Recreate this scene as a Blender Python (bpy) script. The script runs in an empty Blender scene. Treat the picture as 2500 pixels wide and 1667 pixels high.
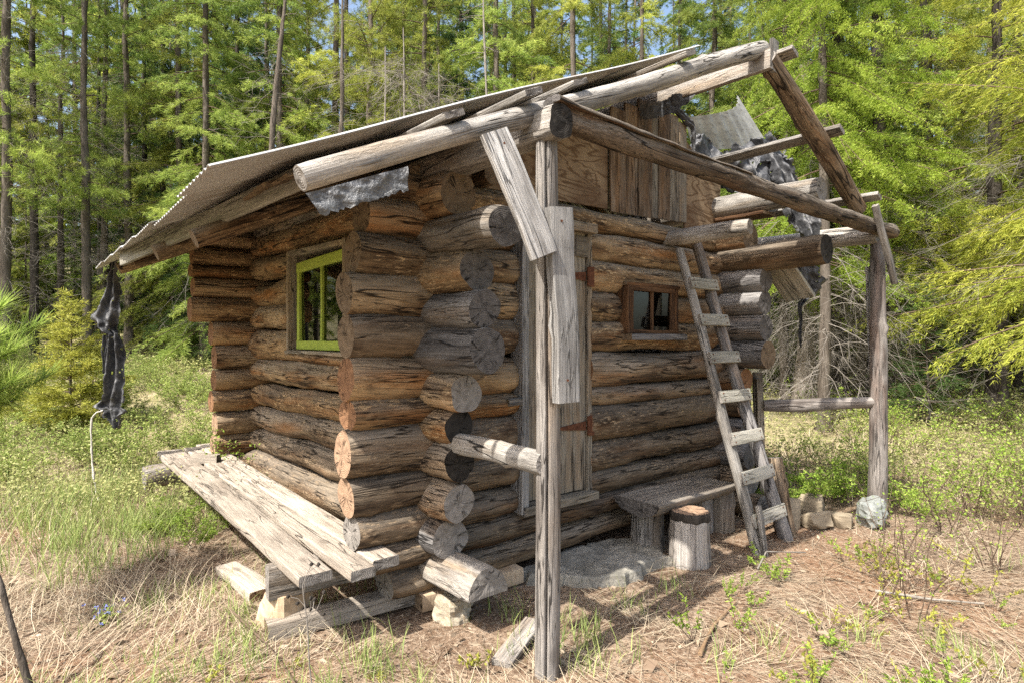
import bpy, math, random
import numpy as np
from mathutils import Vector
R = math.radians
SC = bpy.context.scene
COL = SC.collection
rng = np.random.default_rng(7)
random.seed(7)

# ------------------------------------------------------------ scene frame
# x runs along the front wall (door wall), y runs along the window wall
# towards the back, the foot of the front porch post is the origin.
CAM = np.array([-1.91, -2.08, 1.6])
FW = np.array([.632, .775, 0.]); FW /= np.linalg.norm(FW)
RT = np.array([FW[1], -FW[0], 0.])

# ------------------------------------------------------------ noise
def _hash(i, j, k, s):
    h = (i * 374761393 + j * 668265263 + k * 2147483647 + s * 974634533) & 0xFFFFFFFF
    h = ((h ^ (h >> 13)) * 1274126177) & 0xFFFFFFFF
    h = (h ^ (h >> 16)) & 0xFFFF
    return h / 32767.5 - 1.0

def vnoise(p, seed=0):
    p = np.asarray(p, float)
    f = np.floor(p); i = f.astype(np.int64); w = p - f
    w = w * w * (3 - 2 * w)
    o = 0
    for dx in (0, 1):
        for dy in (0, 1):
            for dz in (0, 1):
                c = _hash(i[..., 0] + dx, i[..., 1] + dy, i[..., 2] + dz, seed)
                o = o + c * (w[..., 0] if dx else 1 - w[..., 0]) * (w[..., 1] if dy else 1 - w[..., 1]) * (w[..., 2] if dz else 1 - w[..., 2])
    return o

def fbm(p, seed=0, oct=3):
    o = 0; a = 1.
    for k in range(oct):
        o = o + a * vnoise(np.asarray(p) * 2 ** k, seed + k * 17); a *= .5
    return o

# ------------------------------------------------------------ mesh builder
class MB:
    def __init__(self):
        self.v = []; self.n = 0; self.f = []; self.uv = []; self.m = []; self.sm = []; self.c = []; self.hasc = False
    def add(self, v, f, uv=None, mat=0, smooth=True, col=None):
        """v (N,3); f (M,k) one polygon size per call; uv (M,k,2) per loop; col (N,) vertex tint"""
        v = np.asarray(v, float).reshape(-1, 3); f = np.asarray(f, np.int64)
        if len(f) == 0: return
        self.v.append(v); self.f.append(f + self.n)
        self.uv.append(np.zeros(f.shape + (2,)) if uv is None else np.asarray(uv, float))
        self.m.append(np.full(len(f), mat)); self.sm.append(np.full(len(f), smooth))
        if col is None: self.c.append(np.full(len(v), .5))
        else: self.c.append(np.broadcast_to(np.asarray(col, float), (len(v),))); self.hasc = True
        self.n += len(v)
    def mesh(self, name, mats):
        me = bpy.data.meshes.new(name)
        v = np.concatenate(self.v)
        me.vertices.add(len(v)); me.vertices.foreach_set('co', v.ravel().astype(np.float32))
        loops = np.concatenate([a.ravel() for a in self.f]).astype(np.int32)
        tot = np.concatenate([np.full(len(a), a.shape[1]) for a in self.f])
        st = np.concatenate([[0], np.cumsum(tot)[:-1]]).astype(np.int32)
        me.loops.add(len(loops)); me.loops.foreach_set('vertex_index', loops)
        me.polygons.add(len(st)); me.polygons.foreach_set('loop_start', st)
        me.polygons.foreach_set('material_index', np.concatenate(self.m).astype(np.int32))
        me.polygons.foreach_set('use_smooth', np.concatenate(self.sm).astype(bool))
        uvl = me.uv_layers.new(name='UVMap')
        uvl.data.foreach_set('uv', np.concatenate([a.reshape(-1, 2) for a in self.uv]).ravel().astype(np.float32))
        if self.hasc:
            ca = me.attributes.new('tint', 'FLOAT', 'POINT')
            ca.data.foreach_set('value', np.concatenate(self.c).astype(np.float32))
        for m in (mats if isinstance(mats, (list, tuple)) else [mats]): me.materials.append(m)
        me.update(calc_edges=True)
        return me
    def obj(self, name, mats, parent=None, **kw):
        o = bpy.data.objects.new(name, self.mesh(name, mats))
        return place(o, parent, **kw)

def place(o, parent=None, label=None, cat=None, group=None, kind=None):
    COL.objects.link(o)
    if parent is not None:
        o.parent = parent
        o.matrix_parent_inverse.identity()
        if parent.get('_w') is not None and False: pass
    if label: o['label'] = label
    if cat: o['category'] = cat
    if group: o['group'] = group
    if kind: o['kind'] = kind
    return o

def thing(name, loc, label, cat, group=None):
    o = bpy.data.objects.new(name, None); o.empty_display_size = .1
    o.location = loc
    return place(o, None, label, cat, group)

def shift(o, loc):
    """parts are modelled in scene coordinates; move the mesh so the part sits right under its Empty"""
    me = o.data
    a = np.empty(len(me.vertices) * 3, np.float32); me.vertices.foreach_get('co', a)
    a = a.reshape(-1, 3) - np.array(loc, np.float32)
    me.vertices.foreach_set('co', a.ravel()); me.update()

def part(mb, name, mats, root, label=None):
    o = mb.obj(name, mats, root)
    r = root
    loc = Vector((0, 0, 0))
    while r is not None:
        loc += r.location; r = r.parent
    shift(o, loc)
    if label: o['label'] = label
    return o

def single(mb, name, mats, loc, label, cat, group=None):
    o = mb.obj(name, mats, None, label=label, cat=cat, group=group)
    shift(o, loc); o.location = loc
    return o

# ------------------------------------------------------------ sweeps
def circ(n=36, a0=-90):
    a = np.radians(a0) + np.arange(n) * 2 * np.pi / n
    return np.stack([np.cos(a), np.sin(a)], 1)

def rrect(w, h, rc=.006, nw=6, nh=3):
    p = []
    cs = [(w / 2 - rc, -h / 2 + rc, -90), (w / 2 - rc, h / 2 - rc, 0), (-w / 2 + rc, h / 2 - rc, 90), (-w / 2 + rc, -h / 2 + rc, 180)]
    for k, (cx, cy, a) in enumerate(cs):
        for da in (0, 45, 90):
            t = math.radians(a + da); p.append((cx + rc * math.cos(t), cy + rc * math.sin(t)))
        nx, ny, na = cs[(k + 1) % 4]
        t = math.radians(na); q = (nx + rc * math.cos(t), ny + rc * math.sin(t))
        m = nh if k % 2 == 0 else nw
        p0 = p[-1]
        for j in range(1, m):
            p.append((p0[0] + (q[0] - p0[0]) * j / m, p0[1] + (q[1] - p0[1]) * j / m))
    return np.array(p)

def halfround(n=30, flat='bottom'):
    a = np.radians(np.linspace(0, 180, n)); c = np.stack([np.cos(a), np.sin(a)], 1)
    b = np.stack([np.linspace(-1, 1, 10)[1:-1], np.zeros(8)], 1)
    p = np.concatenate([c, b])
    return p if flat == 'bottom' else p * np.array([-1, -1.])

def sweep(mb, path, prof, scl=1., up=(0, 0, 1), amp=.004, nf=6., seed=0, ms=0, me_=1, cap=(.7, .38), caps=(1, 1), chamf=.96, endamp=.004, smooth=True, knots=0):
    path = np.asarray(path, float); m = len(path); n = len(prof)
    scl = np.asarray(scl, float)
    if scl.ndim == 0: scl = np.full((m, 2), float(scl))
    elif scl.ndim == 1: scl = np.stack([scl, scl], 1)
    t = np.gradient(path, axis=0); t /= np.linalg.norm(t, axis=1)[:, None]
    up = np.asarray(up, float)
    side = np.cross(t, up); side /= np.linalg.norm(side, axis=1)[:, None]
    upn = np.cross(side, t)
    off = side[:, None, :] * (prof[None, :, 0, None] * scl[:, None, 0, None]) + upn[:, None, :] * (prof[None, :, 1, None] * scl[:, None, 1, None])
    V = path[:, None, :] + off
    nr = off / (np.linalg.norm(off, axis=2)[..., None] + 1e-9)
    d = np.linalg.norm(np.diff(path, axis=0), axis=1); u = np.concatenate([[0], np.cumsum(d)])
    # noise stretched along the length
    loc = np.stack([np.broadcast_to(u[:, None], (m, n)) * .28, np.sum(off * side[:, None], 2), np.sum(off * upn[:, None], 2)], 2)
    dis = fbm(loc * nf + seed * 3.17, seed, 3) * amp
    r_ = np.random.default_rng(seed + 1000)
    for k in range(knots):
        ku = r_.uniform(.05, .95) * u[-1]; ka = r_.integers(n)
        kc = V[np.argmin(abs(u - ku)), ka]
        dd = np.linalg.norm(V - kc, axis=2)
        dis = dis + .014 * np.exp(-(dd / .03) ** 2)
    V = V + nr * dis[..., None]
    if chamf < 1:
        if caps[0]: V[0] = path[0] + (V[0] - path[0]) * chamf
        if caps[1]: V[-1] = path[-1] + (V[-1] - path[-1]) * chamf
    ring = np.roll(prof, -1, 0) - prof
    pv = np.concatenate([[0], np.cumsum(np.linalg.norm(ring, axis=1))]) * scl.mean()
    I = np.arange(m - 1)[:, None] * n; J = np.arange(n)[None, :]; J2 = (J + 1) % n
    F = np.stack([I + J, I + J2, I + n + J2, I + n + J], -1).reshape(-1, 4)
    U0 = np.broadcast_to(u[:-1, None], (m - 1, n)); U1 = np.broadcast_to(u[1:, None], (m - 1, n))
    V0 = np.broadcast_to(pv[None, :-1], (m - 1, n)); V1 = np.broadcast_to(pv[None, 1:], (m - 1, n))
    UV = np.stack([np.stack([U0, V0], -1), np.stack([U0, V1], -1), np.stack([U1, V1], -1), np.stack([U1, V0], -1)], 2).reshape(-1, 4, 2)
    mb.add(V.reshape(-1, 3), F, UV, ms, smooth)
    for e, (idx, sg) in enumerate(((0, -1), (m - 1, 1))):
        if not caps[e]: continue
        base = V[idx]; c = base.mean(0)
        rings = [base] + [c + (base - c) * q for q in cap] 
        P2 = prof * scl[idx]
        uvr = [P2] + [P2 * q for q in cap]
        vv = [rings[0]]
        for q in rings[1:]:
            vv.append(q + t[idx] * (sg * vnoise(q * 40, seed + 5) * endamp)[:, None])
        vv = np.concatenate(vv + [[c]]); k = len(rings)
        fq = []; uq = []
        for a in range(k - 1):
            for j in range(n):
                j2 = (j + 1) % n
                q = [a * n + j, (a + 1) * n + j, (a + 1) * n + j2, a * n + j2]
                w = [uvr[a][j], uvr[a + 1][j], uvr[a + 1][j2], uvr[a][j2]]
                if sg > 0: q = q[::-1]; w = w[::-1]
                fq.append(q); uq.append(w)
        mb.add(vv, fq, uq, me_, False)
        ft = []; ut = []
        for j in range(n):
            j2 = (j + 1) % n
            q = [(k - 1) * n + j, k * n, (k - 1) * n + j2]; w = [uvr[-1][j], (0, 0), uvr[-1][j2]]
            if sg > 0: q = q[::-1]; w = w[::-1]
            ft.append(q); ut.append(w)
        # reuse the cap vertices just added
        mb.n -= len(vv); mb.f.append(np.array(ft) + mb.n); mb.n += len(vv)
        mb.uv.append(np.array(ut, float)); mb.m.append(np.full(n, me_)); mb.sm.append(np.full(n, False))
    return V

_seed = [10]
def sd():
    _seed[0] += 1; return _seed[0]

def line(p0, p1, step=.05, bend=0., seed=0):
    p0 = np.array(p0, float); p1 = np.array(p1, float); L = np.linalg.norm(p1 - p0)
    m = max(4, int(L / step) + 1); w = np.linspace(0, 1, m)[:, None]
    P = p0 + (p1 - p0) * w
    if bend:
        r = np.random.default_rng(seed); b = r.normal(size=3)
        P = P + np.sin(w * np.pi) * b / np.linalg.norm(b) * bend
        P = P + np.sin(w * np.pi * 2 + r.uniform(0, 6)) * r.normal(size=3) * bend * .3 * np.sin(w * np.pi)
    return P

def log(p0, p1, r0, r1=None, up=(0, 0, 1), bend=.012, amp=.007, n=36, knots=3, rz=None, mb=None, seed=None, prof=None, chamf=.955, step=.05):
    s = sd() if seed is None else seed
    mb = mb or MB()
    P = line(p0, p1, step, bend, s); m = len(P)
    r1 = r0 if r1 is None else r1
    rx = np.linspace(r0, r1, m); rzz = rx if rz is None else np.linspace(rz[0], rz[1], m)
    sweep(mb, P, circ(n) if prof is None else prof, np.stack([rx, rzz], 1), up, amp, 7., s, knots=knots, chamf=chamf)
    return mb

def plank(p0, p1, w, h, up=(0, 0, 1), bend=.004, amp=.003, mb=None, rc=.005, step=.06, knots=0, seed=None, nw=6, taper=1.):
    """w across, h along the up vector"""
    s = sd() if seed is None else seed
    mb = mb or MB()
    P = line(p0, p1, step, bend, s); m = len(P)
    sc = np.linspace(1, taper, m)
    sweep(mb, P, rrect(w, h, rc, nw), np.stack([sc, sc], 1), up, amp, 9., s, cap=(.8,), endamp=.002, chamf=.985, knots=knots)
    return mb

def grid(mb, V, uvs=1., mat=0, smooth=True, col=None):
    V = np.asarray(V, float); a, b = V.shape[:2]
    I = np.arange(a - 1)[:, None] * b; J = np.arange(b - 1)[None]
    F = np.stack([I + J, I + J + 1, I + b + J + 1, I + b + J], -1).reshape(-1, 4)
    uu = np.concatenate([[0], np.cumsum(np.linalg.norm(np.diff(V[:, 0], axis=0), axis=1))])
    vv = np.concatenate([[0], np.cumsum(np.linalg.norm(np.diff(V[0], axis=0), axis=1))])
    UVv = np.stack(np.meshgrid(uu, vv, indexing='ij'), -1).reshape(-1, 2)
    mb.add(V.reshape(-1, 3), F, UVv[F], mat, smooth, col)
# ------------------------------------------------------------ materials
class NT:
    def __init__(self, name):
        self.mat = bpy.data.materials.new(name); self.mat.use_nodes = True
        self.t = self.mat.node_tree; self.t.nodes.clear()
        self.out = self.t.nodes.new('ShaderNodeOutputMaterial')
    def n(self, typ, ins=None, **props):
        nd = self.t.nodes.new(typ)
        for k, v in props.items(): setattr(nd, k, v)
        for k, v in (ins or {}).items():
            s = nd.inputs[k]
            if isinstance(v, bpy.types.NodeSocket): self.t.links.new(v, s)
            else: s.default_value = v
        return nd
    def math(self, op, a, b=None, c=None, clamp=False):
        ins = {0: a}
        if b is not None: ins[1] = b
        if c is not None: ins[2] = c
        return self.n('ShaderNodeMath', ins, operation=op, use_clamp=clamp).outputs[0]
    def noise(self, vec, scale=1., detail=4., rough=.55, dist=0., w=None):
        return self.n('ShaderNodeTexNoise', {'Vector': vec, 'Scale': scale, 'Detail': detail, 'Roughness': rough, 'Distortion': dist}).outputs['Fac']
    def ramp(self, f, a, b, clamp=True):
        return self.n('ShaderNodeMapRange', {0: f, 1: a, 2: b, 3: 0., 4: 1.}, clamp=clamp).outputs[0]
    def mix(self, f, a, b, blend='MIX'):
        nd = self.n('ShaderNodeMix', None, data_type='RGBA', blend_type=blend)
        def st(i, v):
            s = nd.inputs[i]
            if isinstance(v, bpy.types.NodeSocket): self.t.links.new(v, s)
            elif i == 0: s.default_value = v
            else: s.default_value = (*v, 1.) if len(v) == 3 else v
        st(0, f); st(6, a); st(7, b)
        return nd.outputs[2]
    def vec(self, x, y, z=0.):
        return self.n('ShaderNodeCombineXYZ', {0: x, 1: y, 2: z}).outputs[0]
    def bump(self, h, strength=.6, dist=.01):
        return self.n('ShaderNodeBump', {'Height': h, 'Strength': strength, 'Distance': dist}).outputs[0]
    def bsdf(self, col, rough=.85, normal=None, spec=.25, metal=0., **kw):
        b = self.n('ShaderNodeBsdfPrincipled', {'Base Color': col if isinstance(col, bpy.types.NodeSocket) else (*col, 1.), 'Roughness': rough, 'Metallic': metal, 'Specular IOR Level': spec})
        if normal is not None: self.t.links.new(normal, b.inputs['Normal'])
        for k, v in kw.items(): b.inputs[k].default_value = v
        self.t.links.new(b.outputs[0], self.out.inputs[0])
        return self.mat

KW = .80
def wood(name, dark, mid, light, accent=None, grey=None, g=90., crack=1., fleck=.0, greyup=.0, patch=(.42, .62), bumps=.7, sat=None):
    """weathered timber: u runs along the piece, v around it, both in metres"""
    dark, mid, light = (tuple(c * KW for c in q) for q in (dark, mid, light))
    accent = accent and tuple(c * KW for c in accent); grey = grey and tuple(c * KW for c in grey)
    T = NT(name)
    uv = T.n('ShaderNodeUVMap', uv_map='UVMap').outputs[0]
    sp = T.n('ShaderNodeSeparateXYZ', {0: uv})
    rnd = T.n('ShaderNodeObjectInfo').outputs['Random']
    u = T.math('ADD', sp.outputs[0], T.math('MULTIPLY', rnd, 53.)); v = sp.outputs[1]
    rz = T.math('MULTIPLY', rnd, 37.)
    def nz(fu, fv, det=4., ro=.6, di=0., k=0.):
        return T.noise(T.vec(T.math('MULTIPLY', u, fu), T.math('MULTIPLY', v, fv), T.math('ADD', rz, k)), 1., det, ro, di)
    grain = nz(6., g * 1.6, 7., .75, .12)
    streak = nz(1.9, g * .32, 6., .66, .15, 3.)
    big = nz(1.6, 6., 6., .62, .2, 7.)
    col = T.mix(T.ramp(streak, .38, .60), dark, mid)
    col = T.mix(T.math('MULTIPLY', T.ramp(big, patch[0], patch[1]), .8), col, light)
    if accent is not None:
        acc = nz(.9, 6., 4., .6, .3, 13.)
        col = T.mix(T.math('MULTIPLY', T.ramp(acc, .5, .68), .75), col, accent)
    if grey is not None:
        nrm = T.n('ShaderNodeNewGeometry').outputs['Normal']
        nzz = T.n('ShaderNodeSeparateXYZ', {0: nrm}).outputs[2]
        gm = T.math('MULTIPLY', T.ramp(T.math('ADD', nzz, T.math('MULTIPLY', T.math('SUBTRACT', big, .5), 2.2)), -.1, .65), greyup)
        col = T.mix(gm, col, T.mix(T.ramp(streak, .3, .7), tuple(c * .45 for c in grey), grey))
    # per piece tone
    tone = T.math('ADD', .72, T.math('MULTIPLY', T.n('ShaderNodeTexWhiteNoise', {'W': T.math('MULTIPLY', rnd, 91.7)}, noise_dimensions='1D').outputs[0], .56))
    gr = T.math('MULTIPLY', T.math('MAXIMUM', T.math('ADD', -.2, T.math('MULTIPLY', grain, 2.4)), .12), tone)
    col = T.mix(1., col, T.vec(gr, gr, gr), 'MULTIPLY')
    hgt = T.math('MULTIPLY', grain, .8)
    if fleck > 0:
        fk = nz(14., 60., 6., .7, .1, 19.)
        where = T.ramp(nz(1.6, 5., 3., .5, 0., 23.), .42, .56)
        fm = T.math('MULTIPLY', T.ramp(fk, .52, .6), where)
        col = T.mix(T.math('MULTIPLY', fm, fleck), col, tuple(min(1, c * 1.35) for c in light))
        dk = T.math('MULTIPLY', T.ramp(fk, .44, .36), where)
        col = T.mix(T.math('MULTIPLY', dk, fleck), col, tuple(c * .6 for c in dark))
        hgt = T.math('ADD', hgt, T.math('MULTIPLY', fm, .6))
    # drying cracks along the grain
    ck = None
    for (fu, fv, k, wd) in ((.7, 10., 31., .013), (1.7, 26., 41., .022)):
        nn = nz(fu, fv, 2.5, .5, .15, k)
        line_ = T.ramp(T.math('ABSOLUTE', T.math('SUBTRACT', nn, .5)), wd, wd * .25)
        msk = T.ramp(nz(1.4, 3., 2., .5, 0., k + 5), .47, .56)
        c1 = T.math('MULTIPLY', line_, msk)
        ck = c1 if ck is None else T.math('MAXIMUM', ck, c1)
    col = T.mix(T.math('MULTIPLY', ck, .9 * crack), col, tuple(c * .22 for c in dark))
    hgt = T.math('SUBTRACT', hgt, T.math('MULTIPLY', ck, 2.2 * crack))
    # knots
    vo = T.n('ShaderNodeTexVoronoi', {'Vector': T.vec(T.math('MULTIPLY', u, 2.2), T.math('MULTIPLY', v, 4.2), rz), 'Scale': 1.}).outputs['Distance']
    kn = T.ramp(vo, .13, .07)
    col = T.mix(T.math('MULTIPLY', kn, .55), col, tuple(c * .6 for c in dark))
    return T.bsdf(col, .88, T.bump(hgt, bumps, .012), .2)

def endgrain(name, dark, mid, light, scale=1., rot=0.):
    dark, mid, light = (tuple(c * KW for c in q) for q in (dark, mid, light))
    T = NT(name)
    uv = T.n('ShaderNodeUVMap', uv_map='UVMap').outputs[0]
    sp = T.n('ShaderNodeSeparateXYZ', {0: uv})
    rnd = T.n('ShaderNodeObjectInfo').outputs['Random']
    rz = T.math('MULTIPLY', rnd, 41.)
    x, y = sp.outputs[0], sp.outputs[1]
    r = T.math('SQRT', T.math('ADD', T.math('MULTIPLY', x, x), T.math('MULTIPLY', y, y)))
    a = T.math('ARCTAN2', y, x)
    w = T.noise(T.vec(T.math('MULTIPLY', x, 14.), T.math('MULTIPLY', y, 14.), rz), 1., 3., .5)
    rings = T.math('SINE', T.math('MULTIPLY', T.math('ADD', r, T.math('MULTIPLY', w, .03)), 620.))
    ca = T.noise(T.vec(T.math('MULTIPLY', T.math('COSINE', a), 1.25), T.math('MULTIPLY', T.math('SINE', a), 1.25), T.math('ADD', rz, T.math('MULTIPLY', r, 3.))), 1., 3., .6)
    crk = T.math('MULTIPLY', T.ramp(T.math('ABSOLUTE', T.math('SUBTRACT', ca, .5)), .024, .006), T.ramp(T.noise(T.vec(T.math('MULTIPLY', x, 9.), T.math('MULTIPLY', y, 9.), T.math('ADD', rz, 3.)), 1., 2., .5), .45, .57))
    blot = T.noise(T.vec(T.math('MULTIPLY', x, 22.), T.math('MULTIPLY', y, 22.), T.math('ADD', rz, 9.)), 1., 5., .65)
    saw = T.noise(T.vec(T.math('MULTIPLY', x, 30.), T.math('MULTIPLY', y, 260.), rz), 1., 3., .6)
    col = T.mix(T.ramp(blot, .35, .65), dark, mid)
    col = T.mix(T.math('MULTIPLY', T.ramp(rings, -.2, .9), .35), col, light)
    col = T.mix(T.math('MULTIPLY', T.ramp(saw, .45, .7), .3), col, light)
    col = T.mix(T.math('MULTIPLY', crk, .9), col, tuple(c * .15 for c in dark))
    h = T.math('SUBTRACT', T.math('ADD', T.math('MULTIPLY', rings, .15), blot), T.math('MULTIPLY', crk, 2.))
    return T.bsdf(col, .9, T.bump(h, .6, .008), .15)

M = {}
M['brown'] = wood('brown_log_wood', (.055, .034, .02), (.235, .148, .08), (.50, .36, .21), accent=(.35, .165, .06), grey=(.36, .31, .24), g=85., fleck=.9, greyup=.68)
M['brown_warm'] = wood('warm_log_wood', (.06, .035, .02), (.26, .148, .07), (.50, .34, .18), accent=(.39, .17, .055), grey=(.36, .305, .23), g=85., fleck=.9, greyup=.58)
M['brown_dark'] = wood('dark_log_wood', (.045, .032, .022), (.17, .115, .07), (.36, .265, .17), accent=(.24, .12, .05), grey=(.30, .26, .21), g=85., fleck=.8, greyup=.7)
M['greylog'] = wood('grey_log_wood', (.13, .115, .10), (.29, .265, .235), (.46, .43, .39), accent=(.30, .22, .14), g=80., fleck=.15, patch=(.45, .65))
M['bluegrey'] = wood('charcoal_log_wood', (.085, .08, .08), (.20, .19, .185), (.34, .325, .31), accent=(.22, .15, .09), g=80., fleck=.15)
M['pole'] = wood('weathered_pole_wood', (.13, .12, .108), (.32, .30, .272), (.52, .495, .455), accent=(.30, .235, .165), g=110., fleck=.1, crack=1.15)
M['post'] = wood('grey_post_wood', (.16, .14, .125), (.34, .31, .28), (.50, .47, .435), accent=(.33, .26, .195), g=120., crack=1.)
M['post_dark'] = wood('dark_post_wood', (.095, .08, .07), (.22, .195, .175), (.36, .335, .31), accent=(.20, .13, .10), g=90., crack=.8)
M['board'] = wood('silver_board_wood', (.20, .19, .18), (.42, .41, .395), (.62, .605, .58), g=150., crack=.75, patch=(.4, .7))
M['bench'] = wood('bench_plank_wood', (.245, .205, .165), (.40, .345, .285), (.53, .475, .40), g=120., crack=.75, patch=(.4, .7), bumps=.7)
M['rotten'] = wood('rotten_beam_wood', (.028, .021, .016), (.095, .07, .05), (.21, .16, .115), accent=(.20, .095, .045), grey=(.30, .265, .22), greyup=.75, g=90., fleck=.8, bumps=1.)
M['barkpole'] = wood('bark_patched_pole_wood', (.07, .05, .035), (.26, .19, .125), (.42, .33, .235), accent=(.26, .14, .07), g=50., fleck=.8, bumps=1.)
M['door'] = wood('door_board_wood', (.12, .10, .078), (.25, .21, .16), (.36, .32, .25), accent=(.28, .19, .11), g=110., crack=1., patch=(.4, .7))
M['gable'] = wood('gable_board_wood', (.06, .04, .025), (.19, .13, .085), (.36, .28, .20), accent=(.27, .15, .07), g=90., crack=.9)
M['redframe'] = wood('reddish_frame_wood', (.05, .028, .016), (.125, .062, .03), (.20, .105, .05), g=120., crack=.6)
M['rung'] = wood('rung_board_wood', (.25, .235, .19), (.42, .40, .33), (.56, .53, .46), g=130., crack=.7, patch=(.4, .7))
M['e_grey'] = endgrain('grey_end_grain', (.15, .135, .12), (.30, .275, .25), (.45, .42, .38))
M['e_dark'] = endgrain('dark_end_grain', (.035, .032, .032), (.12, .11, .105), (.32, .30, .28))
M['e_brown'] = endgrain('brown_end_grain', (.10, .065, .04), (.22, .155, .10), (.36, .28, .19))
M['e_orange'] = endgrain('orange_end_grain', (.14, .065, .035), (.30, .155, .08), (.42, .26, .15))
M['e_pale'] = endgrain('pale_end_grain', (.24, .145, .09), (.44, .29, .19), (.56, .41, .29))
M['e_black'] = endgrain('charred_end_grain', (.012, .011, .010), (.035, .031, .027), (.09, .08, .07))

def plywood():
    T = NT('plywood')
    uv = T.n('ShaderNodeUVMap', uv_map='UVMap').outputs[0]
    sp = T.n('ShaderNodeSeparateXYZ', {0: uv})
    rnd = T.math('MULTIPLY', T.n('ShaderNodeObjectInfo').outputs['Random'], 20.)
    vv = T.vec(T.math('ADD', T.math('MULTIPLY', sp.outputs[0], 1.5), rnd), T.math('MULTIPLY', sp.outputs[1], 5.), rnd)
    n1 = T.noise(vv, 1., 3., .5, .6)
    rings = T.math('SINE', T.math('MULTIPLY', n1, 70.))
    n2 = T.noise(T.vec(T.math('MULTIPLY', sp.outputs[0], 3.), T.math('MULTIPLY', sp.outputs[1], 60.), rnd), 1., 5., .6)
    st = T.noise(T.vec(T.math('MULTIPLY', sp.outputs[0], 2.), T.math('MULTIPLY', sp.outputs[1], 2.), T.math('ADD', rnd, 4.)), 1., 4., .6)
    col = T.mix(T.ramp(rings, .1, .95), (.29, .21, .13), (.13, .08, .042))
    col = T.mix(T.math('MULTIPLY', T.ramp(n2, .5, .75), .5), col, (.2, .14, .09))
    col = T.mix(T.math('MULTIPLY', T.ramp(st, .44, .62), .8), col, (.12, .07, .038))
    return T.bsdf(col, .85, T.bump(n2, .3, .004), .2)
M['ply'] = plywood()

def simple(name, c1, c2, scale=6., rough=.8, b=.4, dist=.01, spec=.3, metal=0., det=5., lo=.35, hi=.65, stretch=(1, 1, 1), c3=None):
    T = NT(name); c1, c2 = (tuple(c * .8 for c in q) for q in (c1, c2)); c3 = c3 and tuple(c * .8 for c in c3)
    co = T.n('ShaderNodeTexCoord').outputs['Object']
    mp = T.n('ShaderNodeMapping', {'Vector': co, 'Scale': stretch}).outputs[0]
    n1 = T.noise(mp, scale, det, .62); n2 = T.noise(mp, scale * 5.3, 4., .6)
    col = T.mix(T.ramp(n1, lo, hi), c1, c2)
    if c3 is not None: col = T.mix(T.math('MULTIPLY', T.ramp(n2, .55, .7), .7), col, c3)
    h = T.math('ADD', n1, T.math('MULTIPLY', n2, .4))
    return T.bsdf(col, rough, T.bump(h, b, dist), spec, metal)

M['green'] = simple('chipped_green_paint', (.50, .62, .10), (.42, .53, .08), 13., .65, .4, .004, .25, c3=(.24, .25, .12), hi=.55)
M['rust'] = simple('rusty_iron', (.10, .04, .022), (.17, .068, .034), 30., .85, .6, .006, .2, c3=(.06, .025, .014))
M['stone'] = simple('slab_stone', (.19, .18, .155), (.40, .375, .32), 6., .95, 1., .03, .15, c3=(.10, .10, .07), det=9.)
M['whitestone'] = simple('pale_rock', (.36, .31, .23), (.54, .48, .38), 8., .85, .8, .02, .2, c3=(.42, .30, .15), det=8.)
M['greystone'] = simple('whitish_grey_rock', (.17, .185, .17), (.34, .355, .34), 9., .85, .7, .02, .2, c3=(.2, .22, .2), det=8.)
M['block'] = simple('split_wood_block', (.25, .205, .145), (.36, .30, .215), 6., .9, .4, .01, .2, c3=(.24, .18, .11), stretch=(1, 1, 5))
M['chock'] = simple('pale_split_wood', (.46, .33, .21), (.60, .47, .33), 5., .9, .4, .01, .2, c3=(.36, .23, .13), stretch=(4, 1, 1))
M['rope'] = simple('frayed_rope', (.52, .50, .44), (.62, .60, .55), 60., .95, .6, .01, .1)
M['tarp'] = simple('black_plastic_tarp', (.03, .031, .034), (.075, .078, .084), 5., .52, .9, .02, .5, det=7., c3=(.17, .175, .18))
M['foil'] = simple('grey_roof_membrane', (.08, .085, .095), (.17, .18, .19), 14., .4, .9, .02, .6, det=6., c3=(.35, .36, .37))
M['bark'] = simple('tree_bark', (.085, .07, .056), (.20, .172, .145), 7., .95, 1., .03, .1, det=7., stretch=(1, 1, .25), c3=(.05, .042, .034))
M['bark_pale'] = simple('pale_tree_bark', (.20, .165, .135), (.36, .31, .26), 7., .95, 1., .03, .1, det=7., stretch=(1, 1, .2), c3=(.11, .085, .065))
M['bark_dark'] = simple('dark_tree_bark', (.035, .03, .026), (.09, .078, .066), 7., .95, 1., .03, .1, det=7., stretch=(1, 1, .25), c3=(.02, .018, .015))
M['twig'] = simple('dead_grey_twig', (.20, .18, .155), (.33, .30, .265), 9., .95, .3, .01, .1)
M['twig_dark'] = simple('brown_twig', (.10, .07, .05), (.17, .125, .09), 9., .95, .3, .01, .1)
M['stick'] = simple('fallen_stick', (.22, .14, .08), (.34, .24, .15), 8., .9, .5, .01, .15, stretch=(1, 1, 1), c3=(.12, .08, .05))

def metal():
    T = NT('galvanised_sheet')
    co = T.n('ShaderNodeTexCoord').outputs['Object']
    n1 = T.noise(T.n('ShaderNodeMapping', {'Vector': co, 'Scale': (1., 9., 1.)}).outputs[0], 2.2, 6., .65)
    n2 = T.noise(co, 14., 4., .6)
    col = T.mix(T.ramp(n1, .45, .7), (.44, .435, .42), (.30, .265, .22))
    col = T.mix(T.math('MULTIPLY', T.ramp(n2, .58, .72), .5), col, (.30, .20, .12))
    return T.bsdf(col, .5, T.bump(n2, .15, .004), .5, .35)
M['metal'] = metal()
M['tin'] = simple('stained_old_tin', (.34, .335, .32), (.54, .535, .515), 3., .55, .2, .005, .4, .2, det=6., c3=(.12, .10, .085), stretch=(1, 1, 3))

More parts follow.
